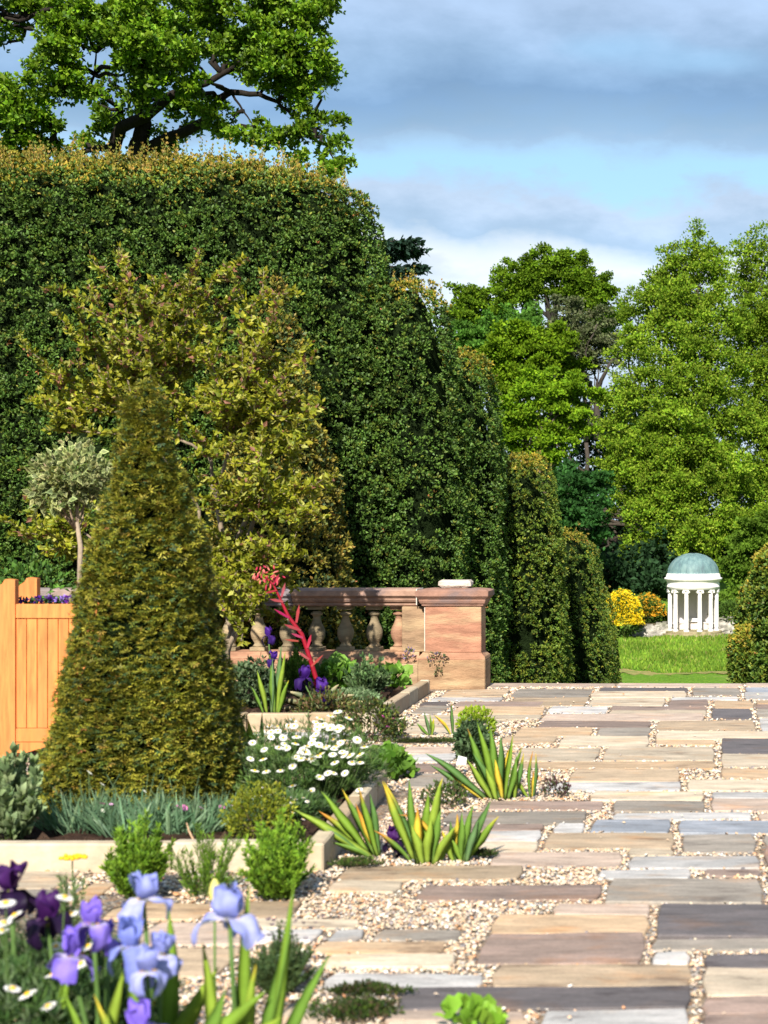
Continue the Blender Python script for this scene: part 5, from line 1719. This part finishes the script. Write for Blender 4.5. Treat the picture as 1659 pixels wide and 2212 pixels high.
S4 = lambda p: px(p, 4.15)
iris_flower_plant('pale blue bearded iris flower alone on its stem, rightmost bloom of the foreground', [(497, 1985, S4(66), LB, .35, 1, 0)], 492, 4.15,
                  [(.02, .02, .60, .016, .04, .03, 1, 'g', 0), (.05, 0, .52, .015, .22, .03, 0, 'g', 0), (-.02, .02, .45, .016, -.1, .05, 3, 'g', 0), (.06, .03, .46, .017, .42, .1, 0, 'g', 0), (.1, .0, .62, .011, .12, .0, 1, 'g', 0), (.03, -.02, .40, .016, .1, .1, 3, 'y', .1)], LB)
iris_flower_plant('pale blue bearded iris with washed out falls, topmost bloom above the violet ones', [(311, 1943, S4(56), LB, 1.2, 1, .15)], 300, 4.3,
                  [(.02, 0, .40, .02, .5, .1, 3, 'g', 0), (.06, 0, .50, .019, .12, -.25, 1, 'g', 0)], LB)
iris_flower_plant('cluster of mid blue irises low in the foreground, left of the long green leaves', [(285, 2050, S4(58), MB2, .2, 0, 0), (350, 2062, S4(44), LB, 2.0, 1, .05), (318, 2100, S4(46), LB, .9, 0, -.05), (305, 2225, S4(52), VI, .3, 1, -.1)], 290, 4.1,
                  [(.03, 0, .46, .026, .70, .12, 1, 'g', 0), (.06, 0, .42, .024, .85, .1, 3, 'g', 0), (.10, -.02, .44, .026, -.30, -.1, 1, 'g', 0), (.12, .0, .36, .024, .3, .1, 0, 'g', 0), (0, .02, .34, .018, -.3, .1, 3, 'y', .2), (.05, -.03, .33, .022, .95, .2, 1, 'g', 0)], MB2)
iris_flower_plant('violet irises with two blooms one above the other, left of the pale blue ones', [(202, 1998, S4(48), VI, .5, 0, 0), (155, 2068, S4(52), VI, 1.6, 1, .0), (232, 2030, S4(34), VI, 2.4, 1, .1)], 200, 4.2,
                  [(0, 0, .38, .016, .2, .1, 3, 'g', 0), (.03, 0, .33, .016, -.3, .1, 1, 'g', 0), (.05, 0, .30, .016, .35, .1, 3, 'y', .15)], VI)
iris_flower_plant('almost black purple iris drooping in front of the daisies', [(102, 1988, S4(58), DP, .9, 0, .05)], 112, 4.35, [(0, 0, .35, .016, .1, .1, 1, 'g', 0)], DP)
iris_flower_plant('dark purple iris cut by the left edge of the picture', [(22, 1925, S4(58), DP, 2.2, 1, .1)], 22, 4.5, [(0, 0, .35, .016, -.1, .1, 1, 'g', 0)], DP)
S13 = lambda p: px(p, 13.0)
iris_flower_plant('deep purple iris with two blooms at the foot of the red flower stalk', [(697, 1495, S13(26), DP[:0] + ((.07, .02, .22), (.05, .01, .17), (.03, .008, .10), (.02, .006, .07)), .3, 0, 0), (657, 1468, S13(23), ((.06, .015, .20), (.045, .01, .15), (.03, .008, .10), (.02, .006, .07)), 1.1, 0, .1)], 690, 13.0,
                  None, DP)
iris_flower_plant('slender purple iris with two small blooms in the shade left of the red flower stalk', [(580, 1375, S13(17), ((.07, .02, .24), (.05, .01, .17), (.04, .01, .14), (.02, .006, .07)), .3, 0, 0), (590, 1425, S13(17), ((.07, .02, .24), (.05, .01, .17), (.04, .01, .14), (.02, .006, .07)), 1.3, 0, 0)], 588, 13.2, None, DP)
b = G(852, 1850)
r = thing('fallen_iris_bloom', 'crumpled dark purple iris bloom lying in the leaves above the gravel', 'flower', (b.x, b.y, .06))
bloom(r, (0, 0, .01), .06, *DP, .4, 0, 3)
# yellow bud
b = P(464, 1932, 4.6)
r = thing('iris_bud', 'pale yellow flower bud on a thin stem between the blue irises', 'flower', (b.x, b.y, .07))
MB().lathe([(.003, -.03), (.014, -.015), (.018, .005), (.013, .03), (.004, .045)], seg=10, col=(.75, .68, .22)).build('bud', M_flower, r, True, loc=(0, 0, b.z - .07))
MB().tube([(.01, 0, 0), (.0, 0, (b.z - .07) * .5), (0, 0, b.z - .09)], .004, 6, (.12, .22, .05)).build('stem', M_blade, r, True)

# ------------------------------------------------------------------ daisies
dm_ = MB()
for k in range(15):
    a = 2 * math.pi * k / 15
    ca, sa = math.cos(a), math.sin(a)
    wv_ = .19
    q = [(.22, -.03, .0), (.62, -wv_ * .9, .04), (.98, -.06, -.05), (.98, .06, -.05), (.62, wv_ * .9, .04), (.22, .03, 0)]
    z0 = .012 * (k % 2)
    dm_.add([(x * ca - y * sa, x * sa + y * ca, z + z0) for x, y, z in q], [(0, 1, 2, 3, 4, 5)], (.82, .80, .80))
dm_.lathe([(.34, .0), (.31, .14), (.19, .24), (.02, .27)], seg=10, col=(.80, .50, .03))
DAISY = dm_.mesh('flower', M_flower, False)


def daisy_plant(label, centre, spots, rx, ry, rz, nleaf, fsize, Y, tilt=(-.1, .75), group=None, pal=None, nstem=True, leafL=.05, lump=.3):
    r = leafball('daisy_plant', label, 'flower', centre, rx, ry, rz, nleaf, leafL, pal or [(.06, .12, .035), (.085, .155, .04), (.12, .17, .08), (.04, .085, .03)], tmpl=[blade_set(5, 1, .06, .8, seed=41), blade_set(5, 1, .05, .6, seed=42)], up=.8, lump=lump)
    base = Vector(centre)
    sm = MB()
    for (x, y, dy) in spots:
        p = P(x, y, Y + dy) - base
        for yy in np.linspace(-.75, .5, 60):
            p_ = P(x, y, base.y + yy) - base
            if (p_.x / rx) ** 2 + (p_.y / ry) ** 2 + ((p_.z - .35 * rz) / rz) ** 2 < 1.35 + .25 * random.random() and p_.z > .03:
                p = p_
                break
        fl = link('flower', DAISY, r, tuple(p))
        s_ = fsize * random.uniform(.85, 1.1)
        fl.scale = (s_, s_, s_)
        fl.rotation_euler = (random.uniform(*tilt), random.uniform(-.5, .45), random.uniform(-.3, .3))
        sm.tube([(p.x * .6, p.y * .6, 0), (p.x * .9, p.y * .9, p.z * .6), (p.x, p.y, p.z - .003)], .0022, 4, (.12, .2, .06))
    o = sm.build('stem', M_blade, r); o['kind'] = 'stuff'
    return r


# spots read from the big white daisy clump (sheet pixels)
Z7 = [(350, 295), (228, 325), (162, 365), (235, 355), (325, 323), (352, 325), (500, 292), (568, 320), (140, 410), (300, 378), (365, 380), (270, 350), (420, 428), (465, 365), (470, 340), (555, 395), (675, 395),
      (712, 432), (275, 435), (315, 437), (200, 445), (385, 455), (480, 420), (130, 492), (195, 495), (345, 530), (152, 553), (212, 557), (283, 553), (485, 585), (550, 470), (560, 512), (610, 470), (640, 475), (680, 485),
      (690, 512), (555, 565), (525, 565), (612, 565), (490, 468), (440, 655), (345, 630), (685, 650), (610, 400), (650, 510), (590, 410), (450, 385), (180, 640), (275, 660), (690, 470), (510, 335), (410, 455)]
sp = [(486 + x * .423, 1431 + y * .423, .36 - (y - 290) * .0021 + random.uniform(-.05, .05)) for x, y in Z7]
sp += [(random.gauss(668, 62), random.gauss(1605, 32), .2) for _ in range(34)]
c = Vector((P(668, 0, 9.1).x, 9.1, .08))
daisy_plant('big mound of white yellow eyed daisies at the back corner of the near bed', c, sp, .42, .38, .25, 3400, .026, 9.05, lump=.6, pal=[(.08, .15, .035), (.115, .20, .045), (.16, .22, .09), (.05, .10, .03)])
Z8 = [(330, 690), (360, 700), (300, 730), (345, 765), (400, 690), (130, 700), (255, 695), (400, 800), (375, 820), (230, 670), (340, 715), (300, 690), (420, 710), (180, 680), (150, 690)]
sp = [(486 + x * .423, 1431 + y * .423, random.uniform(-.1, .1)) for x, y in Z8]
c = Vector((P(625, 0, 8.4).x, 8.4, .08))
daisy_plant('small pinkish white daisies fading below the big daisy mound', c, sp, .24, .2, .07, 1300, .014, 8.3)
Z3 = [(65, 835), (270, 765), (285, 620), (355, 545), (410, 710), (20, 500), (75, 460), (330, 370), (360, 455), (245, 925), (140, 865), (450, 620), (8, 540), (30, 400)]
sp = [(.4231 * x, 1782 + .4231 * y, random.uniform(-.15, .15)) for x, y in Z3]
c = Vector((P(60, 0, 4.55).x, 4.55, .07))
daisy_plant('white daisies with ferny leaves in the bottom left corner', c, sp, .42, .30, .23, 5500, .025, 4.35, tilt=(-.1, .35), leafL=.05)

# ------------------------------------------------------------------ other plants
def spiky(name, label, c, r, h, n, col_pal, needle=.016, w=.0012, cat='shrub', lean=.5, tip=1.3, group=None, per=24, flowers=None):
    """bush of upright stems clothed with short needles"""
    root = thing(name, label, cat, tuple(c), group)
    Pp, Dd = [], []
    sm = MB()
    for k in range(n):
        a, q = random.uniform(0, 2 * math.pi), random.random() ** .6
        b0 = Vector((math.cos(a) * r * .35 * q, math.sin(a) * r * .35 * q, 0))
        H = h * random.choice((random.uniform(.4, .9), random.uniform(.7, 1.25))) * (1 - .42 * q)
        e_ = Vector((math.cos(a) * r * q * random.uniform(.8, 1.1), math.sin(a) * r * q, H))
        sm.tube([b0, b0.lerp(e_, .5) + Vector((0, 0, H * .06)), e_], [.0022, .0018, .001], 3, (.10, .14, .04), cap=False)
        for j in range(per):
            t_ = .12 + .9 * j / per
            p = b0.lerp(e_, t_) + Vector((0, 0, H * .06 * math.sin(math.pi * min(1, t_))))
            Pp.append(tuple(p)); Dd.append(tuple((e_ - b0).normalized() * 1.0 + Vector((random.gauss(0, .4), random.gauss(0, .4), random.gauss(.3, .3)))))
    sm.build('stem', M_blade, root)
    tm = [blade_set(4, 1, w / needle * 1.6, .6, seed=s_) for s_ in (51, 52)]
    m_ = len(Pp)
    o = scatter('foliage', tm, np.array(Pp), frames(np.array(Dd)), needle * rng.uniform(.7, 1.3, m_), pick(m_, col_pal), M_leaf, root)
    o['kind'] = 'stuff'
    if flowers:
        dots(root, 'flower', [(random.gauss(0, r * .5), random.gauss(0, r * .4), h * random.uniform(.9, 1.25)) for _ in range(flowers[0])], flowers[1], flowers[2])
    return root


FG = [(.13, .25, .02), (.17, .30, .025), (.09, .18, .02), (.20, .33, .03)]
c = G(298, 1938); spiky('rosemary_bush', 'bright green needled bush before the kerb, left of the pair', c, .145, .33, 150, FG, .026, .0022, lean=.2)
c = G(600, 1940); spiky('rosemary_bush', 'bright green needled bush before the kerb, right one of the pair', c, .155, .345, 170, FG, .026, .0022, lean=.2)
c = G(440, 1935); spiky('fennel_plant', 'thin feathery green sprays between the two needled bushes', c, .19, .30, 34, FG[:3], .034, .0014, cat='plant', per=16)
c = G(605, 2140); spiky('lavender_bush', 'grey green lavender with small dark flower spikes near the foreground irises', c, .125, .20, 200, [(.07, .12, .045), (.10, .15, .06), (.05, .09, .035)], .016, .0014, per=14, flowers=(26, .012, [(.12, .08, .13)]))
c = Vector((P(160, 0, 6.3).x, 6.3, 0))
r = spiky('yarrow_plant', 'yellow flat headed yarrow on grey green stems at the left before the kerb', c, .12, .26, 16, [(.12, .18, .07), (.16, .21, .09)], .03, .0022, cat='flower', per=10)
yv = MB()
for k in range(34):
    a, q = random.uniform(0, 6.28), random.random() ** .5
    x, y = math.cos(a) * q * .058, math.sin(a) * q * .045
    yv.lathe([(.007, -.004), (.009, .003), (.004, .008)], x, y, 6, col=(.85, .52, .02))
pf = P(156, 1852, 6.3) - c
yv.build('flower_head', M_flower, r, True, loc=tuple(pf))
MB().tube([(0, 0, 0), (pf.x * .6, 0, pf.z * .5), tuple(pf)], .003, 5, (.14, .2, .08)).build('flower_stem', M_blade, r)

LIMEG = [(.24, .34, .02), (.30, .40, .03), (.17, .27, .02)]
c = Vector((P(562, 0, 7.85).x, 7.85, .08)); leafball('euonymus_bush', 'small round lime yellow bush in the near bed by the kerb corner', 'shrub', c, .175, .15, .17, 2400, .020, [(.22, .25, .02), (.30, .32, .03), (.13, .17, .02)], seed=8, tmpl=LEAFT, stem=(8, .006, (.12, .09, .05)))
c = G(1028, 1592); leafball('spurge_plant', 'round acid green spurge head on the flagstones', 'plant', c, .15, .13, .17, 700, .035, LIMEG, seed=9, up=1.0, lump=.1)
c = G(1022, 1645); leafball('catmint_tuft', 'grey green feathery tuft directly in front of the acid green spurge', 'plant', c, .12, .10, .20, 900, .045, [(.07, .12, .05), (.10, .15, .07), (.05, .09, .04)], tmpl=YEW, up=1.2)
SCAL = [leaf_tmpl(1, .55, .25, .25, 3), leaf_tmpl(1, .62, .15, .1, 3)]
AG = [(.10, .22, .025), (.13, .27, .03), (.07, .15, .025), (.17, .32, .05)]
c = G(838, 1680); leafball('lady_mantle_plant', 'round leaved green lady\'s mantle between kerb end and terrace iris', 'plant', c, .15, .13, .13, 240, .058, AG, tmpl=SCAL, up=.7, seed=4)
c = Vector((P(728, 0, 15.1).x, 15.1, .07)); leafball('lady_mantle_plant', 'broad leaved green plant in half shade under the balustrade', 'plant', c, .20, .18, .20, 200, .085, AG, tmpl=SCAL, up=.6, seed=5)
c = Vector((P(838, 0, 15.3).x, 15.3, .07)); leafball('lady_mantle_plant', 'broad leaved green plant against the plinth left of the pier', 'plant', c, .18, .15, .15, 150, .085, AG, tmpl=SCAL, up=.6, seed=6)
c = Vector((P(790, 0, 14.7).x, 14.7, .07)); spiky('wallflower_plant', 'grey green leafy herb in front of the lit baluster', c, .22, .38, 46, [(.10, .17, .06), (.14, .21, .09), (.07, .13, .05)], .045, .006, cat='plant', per=16)
c = Vector((P(640, 0, 14.9).x, 14.9, .07)); spiky('rosemary_bush', 'upright green rosemary in the shade behind the red flower stalk', c, .2, .42, 110, [(.09, .17, .025), (.12, .21, .03)], .04, .004, per=18)
c = Vector((P(545, 0, 13.6).x, 13.6, .07)); leafball('catmint_plant', 'grey green low plant in shade under the tall shrub', 'plant', c, .22, .18, .3, 700, .05, [(.06, .10, .045), (.09, .13, .06)], tmpl=YEW, up=1.0)
c = Vector((P(762, 0, 13.8).x, 13.8, .07)); leafball('grey_mat_plant', 'pale grey green mat left of the far kerb iris', 'plant', c, .24, .2, .09, 1100, .04, [(.13, .20, .09), (.17, .24, .12)], tmpl=YEW, up=1.0)
c = G(800, 1600); leafball('pink_shrublet', 'small dark leaved shrub with tiny pink flowers in front of the far kerb', 'shrub', c, .28, .2, .24, 1500, .032, [(.05, .08, .025), (.09, .07, .035), (.13, .14, .03), (.07, .11, .03)], seed=12, stem=(10, .004, (.12, .06, .05)))
dots(bpy.data.objects[[o.name for o in bpy.data.objects if o.name.startswith('pink_shrublet')][0]], 'flower', [(-.03, -.1, .22), (.12, -.15, .20), (.2, -.1, .18), (-.2, -.1, .12), (.16, -.14, .12)], .018, [(.65, .12, .45)])
c = G(690, 1575); leafball('bronze_shrublet', 'bronze leaved low shrub behind the white daisies', 'shrub', c + Vector((0, .2, 0)), .3, .15, .22, 900, .035, [(.12, .13, .03), (.16, .10, .05), (.08, .11, .03)], seed=13)
c = G(962, 1742); leafball('thrift_plant', 'thin reddish green herb on the gravel left of the large iris clump', 'plant', c, .14, .10, .10, 420, .028, [(.07, .11, .03), (.10, .08, .05), (.09, .15, .03)], up=1)
c = G(1200, 1722); leafball('thrift_plant', 'tiny dark red herb on the gravel right of the large iris clump', 'plant', c, .09, .06, .08, 170, .024, [(.11, .05, .06), (.08, .10, .04)], up=1)
THY = [(.045, .08, .018), (.07, .11, .02), (.09, .07, .04), (.03, .05, .015)]
for lab, x, y, rx, ry in (('dark green creeping thyme mat near the bottom of the picture, larger lower patch', 770, 2192, .12, .10), ('dark green creeping thyme mat touching the long slate slab, upper patch', 795, 2150, .13, .05),
                          ('thin strip of creeping thyme in the joint left of the small iris shoots', 915, 1606, .26, .05), ('creeping thyme under the iris fan at the kerb corner', 1045, 1852, .06, .035), ('creeping thyme at the foot of the left leaning iris', 770, 1872, .11, .05)):
    c = G(x, y); leafball('thyme_mat', lab, 'plant', c, rx, ry, .025, int(9000 * rx * ry * 12 + 200), .016, THY, up=1.2, lump=.5, seed=int(x))
c = G(1020, 2222); leafball('seedling_plant', 'round leaved bright green seedling cut by the bottom edge', 'plant', c, .09, .07, .055, 40, .05, [(.17, .34, .03), (.22, .40, .04)], tmpl=SCAL, up=.9)
c = Vector((P(25, 0, 7.75).x, 7.75, .07)); spiky('sage_plant', 'tall grey green leafy sage at the left end of the near bed', c, .19, .46, 46, [(.20, .27, .12), (.25, .32, .16), (.14, .20, .09)], .05, .009, cat='plant', per=18)
# pinks (dianthus) in the bed
DG = [(.12, .22, .12), (.16, .27, .15), (.09, .17, .09), (.20, .30, .17)]
def pinks(label, x, Y, r, h, n, fl):
    root = thing('dianthus_plant', label, 'flower', (P(x, 0, Y).x, Y, .08))
    q = rng.random(n) ** .5
    a = rng.uniform(0, 2 * np.pi, n)
    pos = np.stack([np.cos(a) * q * r, np.sin(a) * q * r * .8, np.full(n, -.01)], 1)
    dr = np.stack([np.cos(a) * q * .9 + rng.normal(0, .38, n), np.sin(a) * q * .6 + rng.normal(0, .3, n), np.ones(n)], 1)
    H = h * rng.uniform(.35, 1.15, n)
    tm = [leaf_tmpl(1, .028, .2, .15, 3), leaf_tmpl(1, .022, .2, -.2, 3)]
    o = scatter('foliage', tm, pos, frames(dr), H, pick(n, DG), M_leaf, root); o['kind'] = 'stuff'
    sm = MB()
    for (x_, y_, col, s_) in fl:
        p = P(x_, y_, Y - .05) - root.location
        sm.tube([(p.x * .5 + random.uniform(-.03, .03), 0, 0), (p.x * .8, p.y * .6, p.z * .6), tuple(p)], .0018, 4, (.14, .22, .11))
        f_ = MB()
        for k in range(7):
            aa = k * .9
            f_.add([(0, 0, 0), (math.cos(aa - .4) * s_, math.sin(aa - .4) * s_, s_ * .35), (math.cos(aa) * s_ * 1.1, math.sin(aa) * s_ * 1.1, s_ * .25), (math.cos(aa + .4) * s_, math.sin(aa + .4) * s_, s_ * .35)], [(0, 1, 2, 3)], col)
        o = f_.build('flower', M_flower, root, loc=tuple(p))
        o.rotation_euler = (random.uniform(.3, .9), 0, random.uniform(0, 3))
    for k in range(7):
        aa = random.uniform(-.5, .5)
        hh_ = random.uniform(.8, 1.5) * h
        sm.tube([(aa * r, 0, 0), (aa * r * 1.4, -.02, hh_ * .6), (aa * r * 2.2, -.04, hh_)], .0016, 4, (.16, .24, .13))
    if sm.v: sm.build('stem', M_blade, root)
    return root
PK, WHT, LIL = (.72, .22, .50), (.80, .78, .66), (.70, .40, .62)
pinks('blue green tuft of pinks with two white buds at the left foot of the cone', 185, 8.05, .22, .20, 420, [(192, 1670, WHT, .016), (220, 1695, WHT, .013), (222, 1752, WHT, .012)])
pinks('blue green tuft of pinks with a lilac flower under the middle of the cone', 300, 7.95, .20, .20, 380, [(221, 1737, PK, .014), (240, 1783, LIL, .012), (240, 1738, LIL, .010)])
pinks('blue green tuft of pinks with bright pink flowers under the right of the cone', 395, 8.0, .20, .19, 380, [(388, 1745, PK, .020), (397, 1746, PK, .018), (434, 1746, LIL, .014), (312, 1710, WHT, .010)])
pinks('blue green tuft of pinks with pale pink flowers next to the lime yellow bush', 470, 8.1, .18, .17, 320, [(478, 1745, PK, .016), (486, 1750, LIL, .016), (474, 1755, LIL, .012), (500, 1740, LIL, .010)])

# red flower stalk plant
def red_stalk():
    Y = 13.3
    base = Vector((P(700, 0, Y).x, Y, .07))
    r = thing('beschorneria_plant', 'arching crimson flower stalk rising from a rosette of grey leaves', 'plant', tuple(base))
    pts = [P(x, y, Y) - base for x, y in ((704, 1548), (690, 1490), (672, 1430), (652, 1370), (622, 1330), (606, 1295), (590, 1262), (572, 1245))]
    RED = (.33, .010, .026)
    MB().tube(pts, [.021, .020, .019, .018, .015, .011, .008, .005], 9, [RED][0]).build('stalk', M_blade, r, True)
    for (x, y, dx, dy, s_) in [(688, 1488, -18, -22, 1), (672, 1440, 26, -26, .8), (668, 1425, -24, -18, 1), (655, 1378, -26, -10, 1), (650, 1362, -36, -14, 1.1), (645, 1385, -30, -4, .8), (640, 1345, 8, -40, 1), (625, 1335, -34, -20, .9), (612, 1300, -30, -6, 1), (608, 1290, 10, -32, .9), (598, 1275, -24, 6, .8), (590, 1262, 14, -22, .9), (664, 1400, 8, -30, 1)]:
        a = P(x, y, Y - .02) - base
        d_ = Vector((dx, random.uniform(-8, 4), -dy)) * Y / F
        n_ = d_.cross(Vector((0, 1, .3))).normalized() * .013 * s_
        MB().add([a - n_ * .7, a + n_ * .7, a + d_ * .6 + n_, a + d_, a + d_ * .6 - n_], [(0, 1, 2, 3, 4)], (.42, .02 + random.random() * .08, .05 + random.random() * .08)).build('bract', M_blade, r)
    fl = MB()
    for k in range(34):
        x, y = random.gauss(570, 13), random.gauss(1243, 11)
        if k % 5 == 0: x, y = random.gauss(600, 8), random.gauss(1245, 6)
        p = P(x, y, Y + random.uniform(-.08, .06)) - base
        d_ = Vector((random.uniform(-.5, .3), random.uniform(-.3, .3), random.uniform(-1, .2))).normalized() * random.uniform(.035, .06)
        fl.tube([p, p + d_ * .6, p + d_], [.004, .009, .006], 5, random.choice([(.58, .08, .10), (.45, .03, .07), (.66, .20, .16)]))
    o = fl.build('flower_cluster', M_flower, r, True); o['kind'] = 'stuff'
    for (lean, L, c_) in [(-1.25, .42, (.24, .24, .12)), (-.95, .36, (.20, .24, .13)), (1.3, .44, (.35, .30, .12)), (.95, .3, (.2, .24, .12)), (-1.45, .40, (.40, .33, .2)), (.4, .25, (.18, .24, .13)), (-.4, .25, (.18, .24, .13))]:
        leaf_mesh(L, .035, abs(lean), .5, c_, (.5, .42, .25), .3, .3, 1 if lean > 0 else -1).build('leaf', M_blade, r, True, loc=(0, random.uniform(-.06, .02), .02))


red_stalk()
# little weeds growing on the pier
c = Vector((P(882, 0, 15.93).x, 15.93, .40)); leafball('wall_weed', 'small weed rooted in the joint between pilaster and pier', 'plant', P(884, 1425, 15.95), .05, .03, .10, 60, .03, [(.10, .13, .05), (.25, .18, .3)], up=.8)
leafball('wall_weed', 'trailing weed with mauve flowers rooted on the pier base', 'plant', P(946, 1432, 15.92), .11, .03, .08, 90, .03, [(.10, .12, .05), (.22, .16, .26), (.12, .08, .05)], up=.2)
b = P(948, 1460, 15.93)
o = leafball('wall_weed', 'short dead weed sprig hanging down the pier base', 'plant', b, .03, .02, .07, 36, .03, [(.12, .10, .05), (.10, .12, .05)], up=-.5)
# dead leaf slivers and plant label
c = G(1003, 1672)
m = MB().add([(-.035, 0, 0), (.03, .0, .0), (.035, .01, .045), (-.02, .01, .06)], [(0, 1, 2, 3)], (.75, .75, .78))
m.add([(-.035, .003, 0), (.03, .003, .0), (.035, .013, .045), (-.02, .013, .06)], [(3, 2, 1, 0)], (.75, .75, .78))
tag(m.build('plant_tag', M_flower, loc=(c.x - .02, c.y, .06)), 'small white plant tag in the large iris clump', 'tag')
b = G(420, 1805, .1)
tag(MB().tube([(0, 0, 0), (-.03, .01, .05), (-.045, .02, .09)], [.006, .005, .002], 5, (.5, .33, .2)).build('dry_stick', M_bark, loc=(b.x, b.y, .07)), 'short pale dry stick poking out of the soil by the kerb', 'stick')
print('tris', sum(sum(len(p.vertices) - 2 for p in []) for m in []), 'polys', sum(len(me.polygons) for me in bpy.data.meshes))
